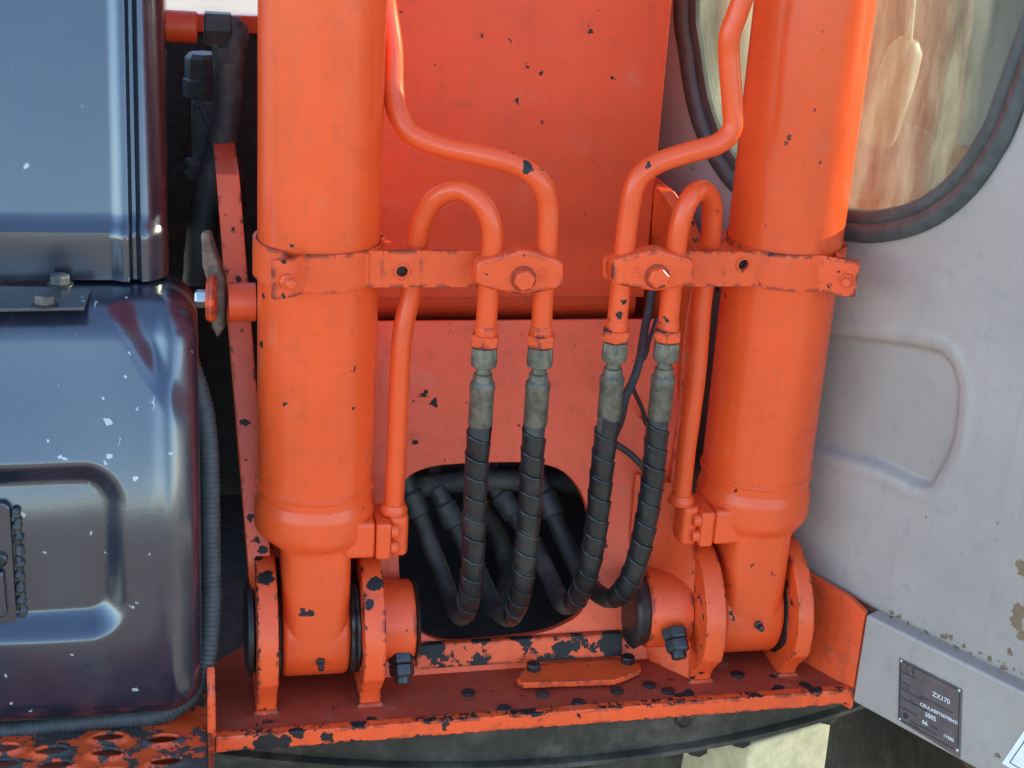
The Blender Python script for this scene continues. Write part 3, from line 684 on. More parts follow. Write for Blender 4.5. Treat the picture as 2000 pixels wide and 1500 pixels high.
# ================================================================== dark covers left of the cylinders
# upper cover: flat recessed field, ridge and rounded column
def heightfield(name, x0, x1, z0, z1, f, m, parent, nx, nz, yback, cr=0):
    """front skin y = f(x, z), closed by sides and a back at yback"""
    V = []; Fc = []
    for j in range(nz + 1):
        for i in range(nx + 1):
            x = x0 + (x1 - x0) * i / nx; z = z0 + (z1 - z0) * j / nz
            for czc, sg in ((z0 + cr, -1), (z1 - cr, 1)):
                dx_, dz_ = x - (x1 - cr), (z - czc) * sg
                if cr and dx_ > 0 and dz_ > 0:               # square corner cells mapped on the quarter disc
                    mx_ = max(dx_, dz_); k2 = mx_ / math.hypot(dx_, dz_); x, z = x1 - cr + dx_ * k2, czc + sg * dz_ * k2
            V.append((x, f(x, z), z))
    w_ = nx + 1
    for j in range(nz):
        for i in range(nx): Fc.append((j * w_ + i, j * w_ + i + 1, (j + 1) * w_ + i + 1, (j + 1) * w_ + i))
    rim = [i for i in range(w_)] + [j * w_ + nx for j in range(1, nz + 1)] + [nz * w_ + i for i in range(nx - 1, -1, -1)] + [j * w_ for j in range(nz - 1, 0, -1)]
    o = len(V)
    for i in rim: V.append((V[i][0], yback, V[i][2]))
    k_ = len(rim)
    for a in range(k_): b = (a + 1) % k_; Fc.append((rim[a], rim[b], o + b, o + a))
    Fc.append(tuple(range(o, o + k_)))
    return build(name, V, Fc, m, parent, ang=40)
def sst(a, b, x): t = min(1, max(0, (x - a) / (b - a))); return t * t * (3 - 2 * t)
def rbox(x, z, x0, x1, z0, z1, r):            # signed distance, negative inside
    qx = abs(x - (x0 + x1) / 2) - (x1 - x0) / 2 + r; qz = abs(z - (z0 + z1) / 2) - (z1 - z0) / 2 + r
    return math.hypot(max(qx, 0), max(qz, 0)) + min(max(qx, qz), 0) - r
def edge_round(d, R):                         # d <= 0 inside; returns push-back
    t = max(0.0, min(R, R + d)); return R - math.sqrt(max(0, R * R - t * t))
upc = empty('side_cover', (-.35, .1, .57), 'tall dark glossy moulded side cover above the storage box', 'machine cover')
UX1 = -.162; UYB = .056; FX = UY(212, 200, UYB).x; FZ = UY(100, 452, UYB).z
def fu(x, z):
    lean = .27 * max(0, z - FZ) + .010 * sst(FZ - .004, FZ + .012, z)
    y = UYB + lean
    y -= .007 * sst(FX - .004, FX + .012, x)                      # raised border
    y += .010 * sst(FX + .016, FX + .021, x) * (1 - sst(FX + .024, FX + .030, x))
    y += .004 * sst(FX + .030, UX1, x)
    return y + edge_round(x - UX1, .030)
heightfield('cover_panel', -.62, UX1, .541, 1.35, fu, COVER, upc, 240, 120, .40)
# lower storage box
stb = empty('storage_box', (-.35, 0, ZF), 'scuffed dark lidded storage box standing behind the perforated step', 'storage box')
SX0, SX1, SZ0, SZ1, SY = -.62, -.131, .066, .537, -.106
rx1, rz0, rz1 = UY(240, 1100, SY + .01).x, UY(120, 1245, SY).z, UY(120, 935, SY).z
def lean_l(z): d_ = z - .315; return .36 * (d_ + math.sqrt(d_ * d_ + .0012)) / 2
def fs(x, z):
    d = rbox(x, z, SX0 - .3, SX1, SZ0, SZ1, .045)
    y = SY + lean_l(z) + edge_round(min(d, 0), .036) * 1.0
    # broad crown column at the right edge and recessed field
    r = rbox(x, z, -1.2, rx1, rz0, rz1, .040)
    y += .022 * (1 - sst(-.024, .008, r))
    y -= .005 * math.exp(-((x - (SX1 - .034)) / .012) ** 2) * sst(.09, .14, z) * (1 - sst(.44, .50, z))
    # creased pocket in the upper corner
    c = (x - (SX1 - .062)) * .9 + (z - .470) * .55
    y += .017 * sst(0, .030, c) * sst(.405, .455, z) * (1 - .55 * sst(-.180, -.158, x))
    # slight waves of the moulding
    y += .0012 * math.sin(x * 31 + z * 9) + .0009 * math.sin(z * 27 - x * 5)
    return y
lid = heightfield('lid', SX0, SX1, SZ0, SZ1, fs, COVERLOW, stb, 240, 240, .10, .046)
hp = prism('hinge_plate', [UZ(-140, 560, .5375), UZ(178, 571, .5375), UZ(165, 607, .5375), UZ(-140, 612, .5375)], (0, 0, .004), COVERLOW, stb, .0008)
for q in ((88, 592), (118, 553)): hexhead('hinge_bolt', UZ(*q, .5435), (0, 0, 1), .0115, .010, BOLTW, hp, washer=.014, wm=BOLTD)
# rubber seal with ribs along the right edge and bottom
st = [(352, 655), (372, 715), (398, 800), (408, 900), (411, 1050), (412, 1180), (406, 1270), (388, 1335), (352, 1376), (300, 1398), (180, 1408), (0, 1428), (-200, 1450)]
sp = resample(smooth_path([UY(px, py, .012 - .082 * min(1, max(0, (py - 650) / 700))) for px, py in st], 10), .0016)
V, Fc = tube_data(sp, lambda t: .0112 + .0007 * math.sin(t * (len(sp) - 1) * 2 * PI / 3.6), 16)
build('rubber_seal', V, Fc, SEAL, stb, ang=60)
# latch plate in the recess with caulk bead
lx1 = UY(26, 1100, SY + .018).x; lz0, lz1 = UY(10, 1232, SY + .018).z, UY(10, 982, SY + .018).z
SYR = SY + lean_l((lz0 + lz1) / 2)
lt = prism('latch_plate', [(lx1 - .16, SYR + .020, lz0), (lx1 - .006, SYR + .020, lz0), (lx1, SYR + .020, lz0 + .006), (lx1, SYR + .020, lz1 - .006), (lx1 - .006, SYR + .020, lz1), (lx1 - .16, SYR + .020, lz1)], (0, -.006, 0), COVER, stb, .0015)
bead = [Vector((lx1 + .006 + .0012 * math.sin(z_ * 1.7), SYR + .0195, lz0 + .002 + (lz1 - lz0 - .01) * z_ / 30)) for z_ in range(31)]
tube('sealant_bead', resample(smooth_path(bead, 4), .002), lambda t: .0042 + .0012 * math.sin(t * 61) + .0008 * math.sin(t * 143), SEAL, lt, 10)
lathe('latch_knob', [(0, .008), (.004, .008), (.006, .005)], (lx1 - .013, SYR + .0138, UY(10, 1105, SY).z), (0, -1, 0), BOLTD, lt, 20)
box('latch_handle', (lx1 - .024, SYR + .006, UY(10, 1215, SY).z), (lx1 - .009, SYR + .0136, UY(10, 1125, SY).z), COVER, lt, .004, 3)

# ================================================================== perforated step
stp = empty('step_plate', (-.35, -.25, ZF), 'worn orange step plate with raised rim holes and flaking paint', 'step')
sx0, sx1, sy0, sy1, szt = -.60, -.128, -.34, .02, .046
hc = []
for px, py in ((211, 1443), (319, 1447), (101, 1470), (7, 1464), (211, 1474), (325, 1490), (108, 1499), (6, 1494), (-95, 1462), (-95, 1492), (218, 1512), (100, 1535), (205, 1548), (315, 1540), (0, 1530), (-95, 1530)):
    hc.append(UZ(px, py, szt))
V = []; Fc = []
bm = bmesh.new()
# plate as a fine grid with the hole cells opened and lifted rims
nx, ny = 236, 180
def hole_d(x, y): return min(math.hypot((x - c.x) / .0180, (y - c.y) / .0088) for c in hc)
for j in range(ny + 1):
    for i in range(nx + 1): bm.verts.new((sx0 + (sx1 - sx0) * i / nx, sy0 + (sy1 - sy0) * j / ny, 0))
bm.verts.ensure_lookup_table(); w_ = nx + 1
for j in range(ny):
    for i in range(nx):
        q = [bm.verts[a] for a in (j * w_ + i, j * w_ + i + 1, (j + 1) * w_ + i + 1, (j + 1) * w_ + i)]
        c = sum((v.co for v in q), Vector()) / 4
        if hole_d(c.x, c.y) > 1.0: bm.faces.new(q)
bmesh.ops.delete(bm, geom=[v for v in bm.verts if not v.link_faces], context='VERTS')
for v in bm.verts:
    x, y = v.co.x, v.co.y; d = hole_d(x, y)
    if v.is_boundary and d < 1.3:                  # run the rim along the true ellipse
        c = min(hc, key=lambda c: math.hypot((x - c.x) / .0180, (y - c.y) / .0088)); x = c.x + (x - c.x) / d; y = c.y + (y - c.y) / d; d = 1
    v.co = (x, y, szt + .0045 * (1 - sst(1.0, 1.6, d)) + .0012 * math.sin(x * 40) * math.sin(y * 33))
me = bpy.data.meshes.new('tread'); bm.to_mesh(me); bm.free()
tread = finish('tread', me, PSTEP, stp, ang=60)
so = tread.modifiers.new('thick', 'SOLIDIFY'); so.thickness = .004; so.offset = -1
box('under_tray', (sx0, sy0 + .004, szt - .04), (sx1 - .004, sy1 - .004, szt - .034), P(specks=.5, dirt=1.0, blotch=.5, base=(.5, .06, .02)), stp, .001)
# folded corner post at the inner end
pq = [UY(404, 1345, -.096), UY(414, 1380, -.097), UY(416, 1412, -.098), UY(414, 1500, -.10)]
prism('corner_post', [Vector((-.1272, -.078, .018)), Vector((-.1272, -.1005, .018)), Vector((-.1272, -.1005, .090)), Vector((-.1272, -.094, .108)), Vector((-.1272, -.078, .122))], (.0095, 0, 0), PEDGE, stp, .002, 3)
box('end_flange', (-.1268, -.34, -.03), (-.1215, -.104, szt + .004), PLIP, stp, .0015)

# ================================================================== things in the gap behind the storage box
vb = empty('control_valve', (-.13, .42, .50), 'grimy dark control valve casting in the gap behind the side cover', 'valve')
q0, q1 = UY(372, 118, .42), UY(422, 360, .42)
box('valve_body', (q0.x, .40, q1.z), (q1.x + .02, .47, UY(400, 190, .42).z), VALVE, vb, .006, 3)
lathe('valve_cap', [(0, .027), (.022, .027), (.024, .024), (.05, .024), (.056, .019)], (UY(398, 190, .42).x, .43, UY(398, 190, .42).z), (0, 0, 1), VALVE, vb, 8)
lathe('valve_plug', [(0, .018), (.02, .018), (.024, .012)], (UY(378, 330, .40).x, .40, UY(378, 330, .40).z), (0, -1, 0), VALVE, vb, 6)
prism('valve_rib', [UY(385, 205, .395), UY(395, 200, .395), UY(425, 260, .395), UY(415, 270, .395)], (0, .01, 0), VALVE, vb, .002)
bh = empty('elbow_hose', UY(440, 70, .36), 'thick black hose hanging from an elbow fitting behind the side cover', 'hose')
a, b = UY(318, 50, .36), UY(430, 56, .36)
dx = (b - a).normalized()
lathe('red_cap', [(0, .020), (.040, .020), (.042, .018)], a, dx, PO, bh, 24)
lathe('union_nut', [(.050, .020), (.052, .0225), (.082, .0225), (.085, .018)], a, dx, VALVE, bh, 6)
tube('elbow', resample(fillet([a + dx * .07, b + dx * .022, UY(446, 110, .36)], .02), .004), .0175, VALVE, bh, 20)
lathe('hose_nut', [(0, .0205), (.018, .0205), (.020, .017), (.026, .017), (.028, .0195), (.040, .0195)], UY(446, 90, .36), (0, 0, -1), VALVE, bh, 8)
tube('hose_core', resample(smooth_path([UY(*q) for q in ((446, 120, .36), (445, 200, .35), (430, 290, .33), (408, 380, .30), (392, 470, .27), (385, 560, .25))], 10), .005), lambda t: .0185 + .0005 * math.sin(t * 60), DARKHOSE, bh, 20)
w3 = tube('return_pipe', resample(smooth_path([UY(*q) for q in ((450, 290, .45), (462, 320, .45), (470, 350, .45), (472, 400, .45))], 8), .005), .006, VALVE, None, 12); tag(w3, 'thin grimy pipe behind the thick hose in the dark gap', 'pipe')
# rusty stop link with washer and zinc bolt
lk = empty('stop_link', UY(415, 590, .03), 'brown rusty link plate bolted beside the leaning tower plate', 'link')
lp = [(391, 455), (407, 454), (418, 490), (437, 545), (440, 590), (437, 640), (424, 662), (412, 640), (406, 560), (394, 520)]
prism('link_plate', [UY(px, py, .035) for px, py in lp], (.004, .014, 0), RUST, lk, .003)
bq = UY(397, 583, .02)
lathe('big_washer', [(0, .024), (.003, .026), (.008, .026), (.010, .023)], bq + Vector((.004, .0, 0)), (1, -.10, 0), P(specks=.5, edge=1.0, dirt=.6), lk, 28)
hexhead('link_bolt', bq + Vector((.004, -.001, 0)), (-1, .10, 0), .0105, .013, ZINC, lk)
lathe('link_spacer', [(0, .022), (.030, .022)], UY(446, 590, .04), (1, 0, 0), PO, lk, 24)

# ================================================================== cab
ct = Vector((.5, -.8660254, 0)); cn = Vector((.8660254, .5, 0))     # along the wall towards the camera, and into the cab
cabP = Vector((.665, -.10, 0)) + cn * .020
silP = Vector((.665, -.10, 0))
def UC(px, py, off=0.0): return UPL(px, py, cabP + cn * off, cn)
def cs(q): return (q - cabP).dot(ct)
cab = empty('operator_cab', cabP + Vector((0, 0, .165)), 'grey operator cab wall with a round-bottomed window', 'cab')
win_px = [(1322, 0), (1332, 110), (1350, 215), (1382, 300), (1432, 372), (1500, 426), (1580, 456), (1660, 470), (1720, 473), (1790, 458), (1850, 428), (1905, 380), (1955, 310), (2000, 214)]
win = [(cs(UC(*q)), UC(*q).z) for q in win_px]
sL, zL = win[0]; sR, zR = win[-1]
win = [(sL - .004, 1.55), (sL - .004, 1.2), (sL - .002, 1.0)] + win + [(sR + .035, 1.0), (sR + .045, 1.2), (sR + .05, 1.55)]
wpath = [Vector((a, b, 0)) for a, b in win]
wsm = smooth_path(wpath, 8); wclosed = [(q.x, q.y) for q in wsm]
def inside(x, z, poly):
    r = False; j = len(poly) - 1
    for i in range(len(poly)):
        if (poly[i][1] > z) != (poly[j][1] > z) and x < (poly[j][0] - poly[i][0]) * (z - poly[i][1]) / (poly[j][1] - poly[i][1]) + poly[i][0]: r = not r
        j = i
    return r
ccx = sum(q[0] for q in wclosed) / len(wclosed); ccz = sum(q[1] for q in wclosed) / len(wclosed)
inner = [(ccx + (a - ccx) * .965, ccz + (b - ccz) * .975) for a, b in wclosed]
# embossed field below the window, laid out on the wall
emb = [(cs(UC(*q)), UC(*q).z) for q in ((1480, 640), (1610, 652), (1800, 676), (1850, 700), (1872, 760), (1862, 860), (1830, 930), (1800, 955), (1700, 910), (1480, 830))]
def poly_sd(x, z, poly):
    d = 1e9; j = len(poly) - 1
    for i in range(len(poly)):
        ax, az = poly[j]; bx_, bz = poly[i]; ex, ez = bx_ - ax, bz - az; wx, wz = x - ax, z - az
        t = max(0, min(1, (wx * ex + wz * ez) / (ex * ex + ez * ez))); d = min(d, math.hypot(wx - ex * t, wz - ez * t)); j = i
    return -d if inside(x, z, poly) else d
emb_s = [(q.x, q.y) for q in smooth_path([Vector((a, b, 0)) for a, b in emb] + [Vector((*emb[0], 0))], 3)[:-1]]
bm = bmesh.new()
S0, S1, Zc0, Zc1 = -.52, .50, .150, 1.75
ns, nz = 300, 400
vg_ = []
for j in range(nz + 1):
    z = Zc0 + (Zc1 - Zc0) * (j / nz) ** 1.25
    for i in range(ns + 1):
        s_ = S0 + (S1 - S0) * i / ns; off = 0
        if .25 < z < .62 and -.35 < s_ < .20:
            off = .013 * (1 - sst(-.009, .003, poly_sd(s_, z, emb_s))) - .0016 * math.exp(-((poly_sd(s_, z, emb_s) - .012) / .006) ** 2)
        off += .009 * (1 - sst(0, .020, z - Zc0)) ** 2 + .0009 * math.sin(s_ * 17 + z * 7)
        off += .0 if s_ < .22 else .03 * ((s_ - .22) / .28) ** 2
        q = cabP + ct * s_ + cn * off; vg_.append(bm.verts.new((q.x, q.y, z)))
for j in range(nz):
    for i in range(ns):
        q = [vg_[a] for a in (j * (ns + 1) + i, j * (ns + 1) + i + 1, (j + 1) * (ns + 1) + i + 1, (j + 1) * (ns + 1) + i)]
        c = sum((v.co for v in q), Vector()) / 4
        if not inside((c - cabP).dot(ct), c.z, inner): bm.faces.new(q)
bmesh.ops.delete(bm, geom=[v for v in bm.verts if not v.link_faces], context='VERTS')
me = bpy.data.meshes.new('wall_panel'); bm.to_mesh(me); bm.free()
wall = finish('wall_panel', me, CABP, cab, ang=60)
so = wall.modifiers.new('thick', 'SOLIDIFY'); so.thickness = .006; so.offset = -1
# rubber seal round the window: two-step profile swept round the outline, and the pane
lp_ = wclosed + [wclosed[0]]
lp3 = resample([Vector((a, b, 0)) for a, b in lp_], .006)
V = []; Fc = []; prof = [(-.0005, .001), (.000, -.006), (.007, -.011), (.018, -.010), (.0225, -.004), (.026, -.0060), (.036, -.0045), (.038, .004)]
kp = len(prof); L3 = len(lp3)
for i, q in enumerate(lp3):
    t = (lp3[(i + 1) % L3] - lp3[i - 1]).normalized(); nr = Vector((-t.y, t.x, 0))
    if (Vector((ccx, ccz, 0)) - q).dot(nr) < 0: nr = -nr
    for d_, h_ in prof:
        w2 = q + nr * d_; V.append(cabP + ct * w2.x + cn * h_ + Vector((0, 0, w2.y)))
for i in range(L3):
    for k_ in range(kp - 1): Fc.append((i * kp + k_, i * kp + k_ + 1, ((i + 1) % L3) * kp + k_ + 1, ((i + 1) % L3) * kp + k_))
build('window_seal', V, Fc, WSEAL, cab, ang=50)
gp2 = [(ccx + (a - ccx) * .95, ccz + (b - ccz) * .965) for a, b in wclosed[::2]]
prism('window_pane', [cabP + ct * a + cn * .001 + Vector((0, 0, b)) for a, b in gp2], cn * .004, GLASS, cab, 0)
# rest of the shell: floor, roof, far wall with its own pane, ends
def cbox(name, s0, s1, d0, d1, z0, z1, m, bev=.004, parent=cab):
    pts = [cabP + ct * s0 + cn * d0, cabP + ct * s1 + cn * d0, cabP + ct * s1 + cn * d1, cabP + ct * s0 + cn * d1]
    return prism(name, [Vector((q.x, q.y, z0)) for q in pts], (0, 0, z1 - z0), m, parent, bev)
cbox('cab_floor', -.50, .47, .035, .97, .17, .20, CABIN)
cbox('roof', -.54, .52, -.01, 1.02, 1.752, 1.80, CABP)
cbox('far_wall', -.50, .47, .975, 1.0, .165, 1.04, CABIN)
cbox('far_pillar', -.50, -.43, .975, 1.0, 1.041, 1.75, CABIN)
cbox('far_pillar', .40, .47, .975, 1.0, 1.041, 1.75, CABIN)
cbox('far_pane', -.43, .40, .985, .99, 1.041, 1.75, GLASS, 0)
box('rear_side_wall', (.436, .365, .17), (.450, 1.40, 1.75), CABP, cab, .003)
box('rear_wall', (.452, 1.385, .17), (1.30, 1.40, .80), CABIN, cab, .003)
box('rear_pane', (.452, 1.390, .801), (1.30, 1.395, 1.75), GLASS, cab, 0)
box('rear_floor', (.452, .46, .17), (1.29, 1.384, .195), CABIN, cab, .003)
box('rear_roof', (.43, .47, 1.755), (1.32, 1.42, 1.80), CABP, cab, .003)
box('far_side_panel', (1.302, .86, .17), (1.316, 1.40, 1.0), CABIN, cab, .003)
box('far_side_pane', (1.306, .86, 1.001), (1.312, 1.40, 1.75), GLASS, cab, 0)
cbox('end_wall', .472, .49, .03, 1.0, .17, .70, CABIN)
# sill beam with the name plate
sp_ = [silP + ct * .0 + cn * 0, silP + ct * .60, silP + ct * .60 + cn * .12, silP + ct * .0 + cn * .12]
sill = prism('sill_beam', [Vector((q.x, q.y, .036)) for q in sp_], (0, 0, .124), CABP, cab, .004, 3)
def US(px, py, off=0.0): return UPL(px, py, silP - cn * off, cn)
c0, c1, c2, c3 = US(1758, 1284), US(1880, 1346), US(1876, 1480), US(1755, 1405)
pl = prism('name_plate', [q - cn * .0008 for q in (c0, c1, c2, c3)], -cn * .0012, PLATEM, sill, .0004)
ux = (c1 - c0).normalized(); pw = (c1 - c0).length; ph = (c0 - c3).length; uz = (c0 - c3).normalized()
def PQ(u, v): return c0 + ux * (pw * u) - uz * (ph * v) - cn * .0021
for u, v in ((.035, .03), (.965, .03), (.035, .97), (.965, .97)):
    lathe('rivet', [(0, .0022), (.0008, .0022), (.0014, .0012)], PQ(u, v), -cn, ZINC, pl if False else sill, 12)
def border(name, pts, wd, m, parent):
    path = [Vector(q) for q in pts]; V = []; Fc = []
    c = sum(path, Vector()) / len(path)
    for q in path:
        for f_ in (1, 1 - wd):
            V.append(c + (q - c) * f_)
            V.append(c + (q - c) * f_ - cn * .0003)
    k_ = len(path)
    for i in range(k_):
        j = (i + 1) % k_; Fc += [(4 * i + 1, 4 * j + 1, 4 * j + 3, 4 * i + 3), (4 * i, 4 * i + 1, 4 * i + 3, 4 * i + 2) if 0 else (4 * i, 4 * j, 4 * j + 1, 4 * i + 1), (4 * i + 2, 4 * i + 3, 4 * j + 3, 4 * j + 2)]
    return build(name, V, Fc, m, parent, smooth=False)
border('plate_border', [PQ(.02, .02), PQ(.98, .02), PQ(.98, .98), PQ(.02, .98)], .03, BLACKP, sill)
tx = lambda s_, u, v, sz, m_: text_mesh('plate_lettering', s_, sz, PQ(u, v) , ux, uz, m_, sill, .0002)
# CE mark drawn as two arcs and a bar
def arc_strip(cu, cv, r, a0, a1, wd):
    V = []; Fc = []; k_ = 16
    for i in range(k_ + 1):
        t = math.radians(a0 + (a1 - a0) * i / k_)
        for rr in (r, r - wd): V.append(PQ(cu, cv) + ux * (rr * math.cos(t)) + uz * (rr * math.sin(t)))
    for i in range(k_): Fc.append((2 * i, 2 * i + 1, 2 * i + 3, 2 * i + 2))
    return V, Fc
cc = .0075
e_bar = [PQ(.28, .11) + ux * (-.0070) + uz * .0007, PQ(.28, .11) + ux * (-.0018) + uz * .0007, PQ(.28, .11) + ux * (-.0018) - uz * .0007, PQ(.28, .11) + ux * (-.0070) - uz * .0007]
V, Fc = merge([arc_strip(.19, .11, cc, 100, 260, .0014), arc_strip(.30, .11, cc, 100, 260, .0014), (e_bar, [(0, 1, 2, 3)])])
build('ce_mark', V, Fc, BLACKP, sill, smooth=False)
for s_, u, v, sz in (('Manufacturer', .04, .19, .0036), ('MODEL', .04, .36, .0042), ('Product', .04, .42, .0036), ('Identification Number', .04, .465, .0036), ('PRODUCT IDENTIFICATION', .36, .43, .0036),
                     ('Year of Manufacturing', .04, .60, .0042), ('Engine Power', .04, .76, .0042), ('Mass', .56, .80, .0040), ('Construction Machinery', .20, .90, .0040), ('Co., Ltd.', .20, .94, .0034)):
    tx(s_, u, v, sz, BLACKP)
lathe('plate_emblem', [(0, .0042), (.0003, .0042)], PQ(.13, .865), -cn, BLACKP, sill, 20)
for s_, u, v, sz in (('ZX170', .55, .27, .0086), ('CBULA00T00700437', .36, .53, .0062), ('2005', .44, .65, .0080), ('66', .40, .79, .0080), ('17500', .74, .83, .0060)):
    tx(s_, u, v + .02, sz, WHITEP)
# corner of a white warning triangle
tri = [US(1958, 1490), US(2052, 1352), US(2150, 1600)]
prism('warning_triangle', [q - cn * .0008 for q in tri], -cn * .0006, WHITEP, sill, 0)
b_ = border('triangle_line', [c_ - cn * .0017 for c_ in [(tri[0] + (sum(tri, Vector()) / 3 - tri[0]) * .16), (tri[1] + (sum(tri, Vector()) / 3 - tri[1]) * .16), (tri[2] + (sum(tri, Vector()) / 3 - tri[2]) * .16)]], .03, BLACKP, sill)
# seat, solid shape imitating a window reflection, and steering column inside the cab: things of their own
seat = empty('operator_chair', (.86, .95, .20), 'dark cloth operator chair inside the cab', 'chair')
box('seat_cushion', (.64, .66, .48), (1.08, 1.10, .60), SEATM, seat, .04, 4)
box('seat_back', (.65, 1.02, .601), (1.07, 1.14, 1.12), SEATM, seat, .05, 4)
box('head_rest', (.74, 1.03, 1.13), (.98, 1.12, 1.30), SEATM, seat, .04, 4)
box('seat_base', (.72, .74, .203), (1.0, 1.02, .479), SEATM, seat, .01)
lv = empty('reflection_shape', UC(1735, 300, .12), 'solid pale shape imitating a reflection in the cab window', 'window reflection')
la, lb, lc_ = UC(1712, 276, .12), UC(1775, 78, .12), UC(1786, -60, .12)
ld = (lb - la)
lathe('reflection_body', [(0, .020), (ld.length * .1, .023), (ld.length * .7, .0235), (ld.length * .9, .021), (ld.length, .012)], la, ld, REFLECTM, lv, 20)
tube('reflection_stem', [lb - ld * .04, lc_], .0055, REFLECTM, lv, 10)
cbox('console', .0, .28, .06, .26, .203, .62, CABIN, .02, lv)

# ================================================================== undercarriage
RC = Vector((.29, 1.145, 0)); RR = 1.222
ring = empty('slewing_ring', (RC.x, RC.y, -.04), 'dark greasy slewing ring under the frame lip', 'slewing ring')
lathe('ring_wall', [(0, RR - .012), (.060, RR - .012)], (RC.x, RC.y, -.042), (0, 0, 1), RINGM, ring, 160)
lathe('ring_flange', [(0, RR - .004), (.002, RR), (.008, RR), (.010, RR - .004)], (RC.x, RC.y, -.052), (0, 0, 1), RINGM, ring, 200)
for q in ((755, 1478), (1125, 1448), (1362, 1442), (1450, 1428), (1620, 1384)):
    c = UZ(*q, -.046); d = (c - RC); d.z = 0; d = d.normalized() * (RR - .020); c = Vector((RC.x + d.x, RC.y + d.y, -.0525))
    lathe('ring_bolt', [(0, .014), (.012, .014), (.014, .011)], c, (0, 0, -1), BLACKST, ring, 6)
for q in ((1362, 1437),):
    c = UZ(*q, -.005); d = (c - RC); d.z = 0; d.normalize()
    lathe('wall_plug', [(0, .012), (.006, .012), (.009, .008)], Vector((RC.x, RC.y, -.004)) + d * (RR - .013), d, BLACKST, ring, 20)
lathe('shade_drum', [(0, .66), (.45, .70)], (.22, .72, -.503), (0, 0, 1), RINGM, ring, 120)  # dark drum added where the undercarriage tub lies in shade
leg_a, leg_b = UZ(1405, 1470, -.07), UZ(1636, 1398, -.07)
ldir = (leg_b - leg_a); ldir.z = 0; ldir.normalize(); lper = Vector((-ldir.y, ldir.x, 0))
leg = prism('track_frame_leg', [Vector((q.x, q.y, -.075)) for q in (leg_b - ldir * .15, leg_b - ldir * .01, leg_b + lper * .02, leg_b + lper * .35, leg_b - ldir * .15 + lper * .35)], (.01, -.01, -.62), TUBM, None, .006, 3)
tag(leg, 'dusty cream undercarriage frame leg under the slewing ring, partly sunlit', 'undercarriage')
trk = empty('crawler_track', (1.25, .6, GZ), 'dark steel crawler track beside the undercarriage tub', 'crawler track')
tp_ = []
for a in range(0, 360, 10):
    t = math.radians(a); yy = .6 + (.95 if math.cos(t) > 0 else -.95) + .26 * math.cos(t); tp_.append((1.10, yy, GZ + .36 + .32 * math.sin(t)))
prism('track_frame', tp_, (.32, 0, 0), TRACKM, trk, .01)
sh = None
for k_ in range(22):
    y = -.42 + k_ * .095
    if sh is None:
        sh = box('track_shoe', (1.0, y - .043, GZ + .685), (1.52, y + .043, GZ + .71), TRACKM, trk, .006); first_y = y
    else:
        c = sh.copy(); COL.objects.link(c); c.location.y += y - first_y

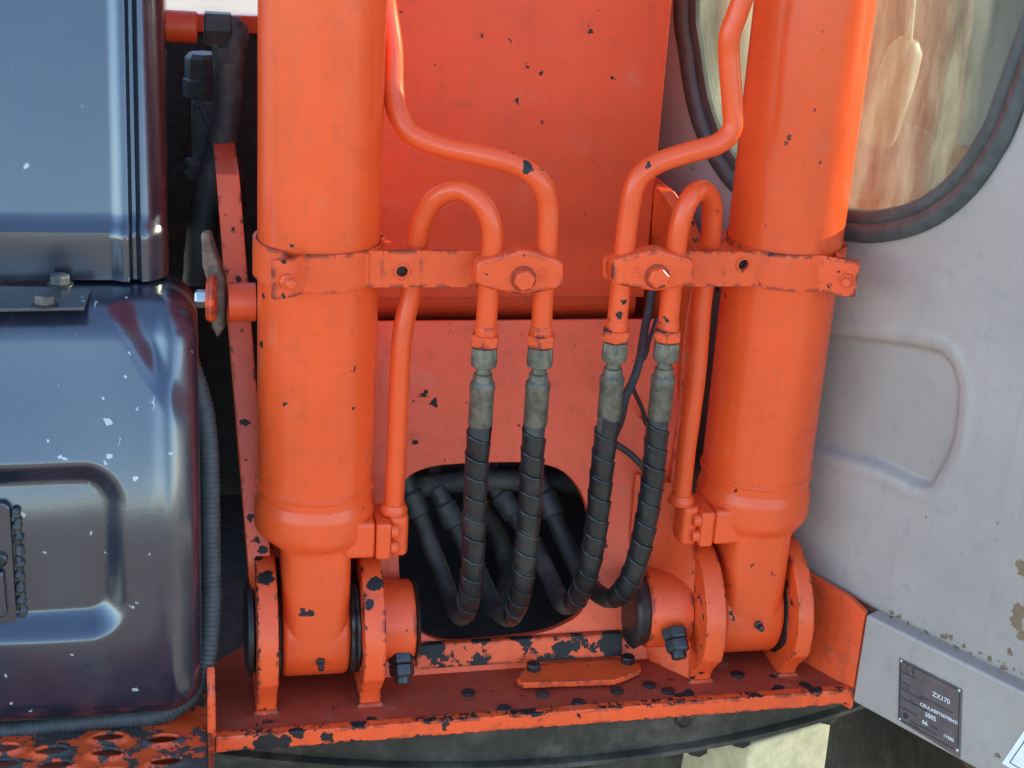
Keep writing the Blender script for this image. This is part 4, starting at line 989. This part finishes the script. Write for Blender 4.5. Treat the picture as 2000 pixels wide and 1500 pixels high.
# ================================================================== paint chips: find the surface a chip sits on
bpy.context.view_layer.update()
dg = bpy.context.evaluated_depsgraph_get()
chip_px = [(1030, 325, 11), (1000, 300, 4), (555, 513, 7), (554, 577, 5), (572, 481, 6), (514, 580, 7), (511, 672, 8), (690, 722, 5), (785, 522, 4), (827, 768, 7), (848, 786, 9), (810, 863, 6), (692, 798, 4), (557, 789, 4), (1266, 324, 8), (1288, 357, 4), (1218, 588, 7), (1212, 614, 10), (1303, 622, 5), (1352, 330, 3),
           (1057, 143, 6), (1195, 152, 5), (1152, 60, 5), (942, 68, 5), (995, 80, 4), (1030, 130, 4), (1008, 200, 5), (1060, 240, 4), (1537, 270, 5), (1541, 262, 4), (1534, 278, 4), (1610, 60, 4), (1606, 100, 4), (1590, 215, 4), (1600, 318, 5), (733, 1140, 17), (722, 1180, 10), (592, 1196, 9), (608, 1197, 8), (626, 1290, 6), (520, 1130, 18), (505, 1090, 10),
           (520, 1455, 26), (555, 1450, 14), (640, 1440, 12), (480, 1465, 10), (580, 1432, 14), (725, 1405, 12), (700, 1412, 14), (870, 1418, 8), (1000, 1393, 8), (1345, 1352, 12), (1330, 1358, 12), (1370, 1315, 7), (1350, 1325, 7), (1520, 1345, 14), (1510, 1320, 8), (1590, 1345, 16), (1575, 1338, 12), (1130, 1400, 6),
           (1105, 1265, 16), (1090, 1268, 12), (1125, 1262, 10), (1145, 1262, 6), (1190, 1268, 8), (1225, 1262, 5), (1085, 1248, 6), (1430, 1200, 5), (1470, 1104, 4), (1352, 1115, 4), (1357, 1150, 5), (1360, 1170, 5), (1374, 1205, 5), (1450, 530, 5), (1400, 560, 8), (1416, 575, 5), (1484, 555, 3),
           (1430, 1210, 4), (457, 448, 5), (463, 546, 6), (478, 826, 7), (480, 900, 4), (486, 1010, 6), (500, 1030, 6), (500, 1055, 8), (515, 1072, 10), (690, 1120, 5), (1022, 498, 5), (885, 496, 4), (985, 568, 3), (948, 536, 3), (1438, 957, 5), (1477, 1214, 6),
           (1990, 1195, 16), (1985, 1215, 14), (1998, 1110, 16), (1970, 1275, 8), (1995, 1240, 12), (1960, 1305, 8), (1880, 1080, 3), (1950, 1022, 4), (1810, 1010, 3), (1820, 1395, 2), (1948, 1475, 6)]
for k_ in range(26):
    u_k = random.random(); chip_px.append((1725 + 272 * u_k, 1207 + 120 * u_k + random.uniform(-20, -5), random.uniform(2, 7)))
chip_px += [(50, 323, 6), (210, 824, 9), (213, 890, 6), (206, 905, 5), (120, 892, 7), (127, 896, 5), (118, 730, 4), (148, 652, 4), (265, 935, 5), (272, 800, 5), (95, 860, 4), (200, 778, 4), (155, 1120, 4), (205, 1080, 3), (10, 1320, 4), (260, 1185, 4), (268, 1176, 4), (250, 690, 5), (243, 735, 5)]
chips = {}
for px, py, rr in chip_px:
    d = ray(px, py).normalized(); hit, loc, nor, idx, ob, mw = S.ray_cast(dg, CAM, d)
    if not hit: continue
    ob = ob.original if hasattr(ob, 'original') else ob
    if ob in PAINT_OF:
        dist = (loc - CAM).dot(RM @ Vector((0, 0, 1))); chips.setdefault(ob, []).append((tuple(loc), (rr * .75 if PAINT_OF[ob][0] == 'scr' else rr) * dist / F))
cache = {}
for o, key in PAINT_OF.items():
    ch = chips.get(o); kw = dict(key[1])
    if key[0] == 'scr':
        mt = scratched('dark_cover_' + o.name, spots=ch or (), **kw) if ch else cache.get(key) or scratched('dark_cover', **kw)
        if not ch: cache[key] = mt
    elif ch: mt = paint('paint_' + o.name, chips=ch, **kw)
    else:
        if key not in cache: cache[key] = paint('orange_paint', **kw)
        mt = cache[key]
    if not o.data.materials: o.data.materials.append(mt)
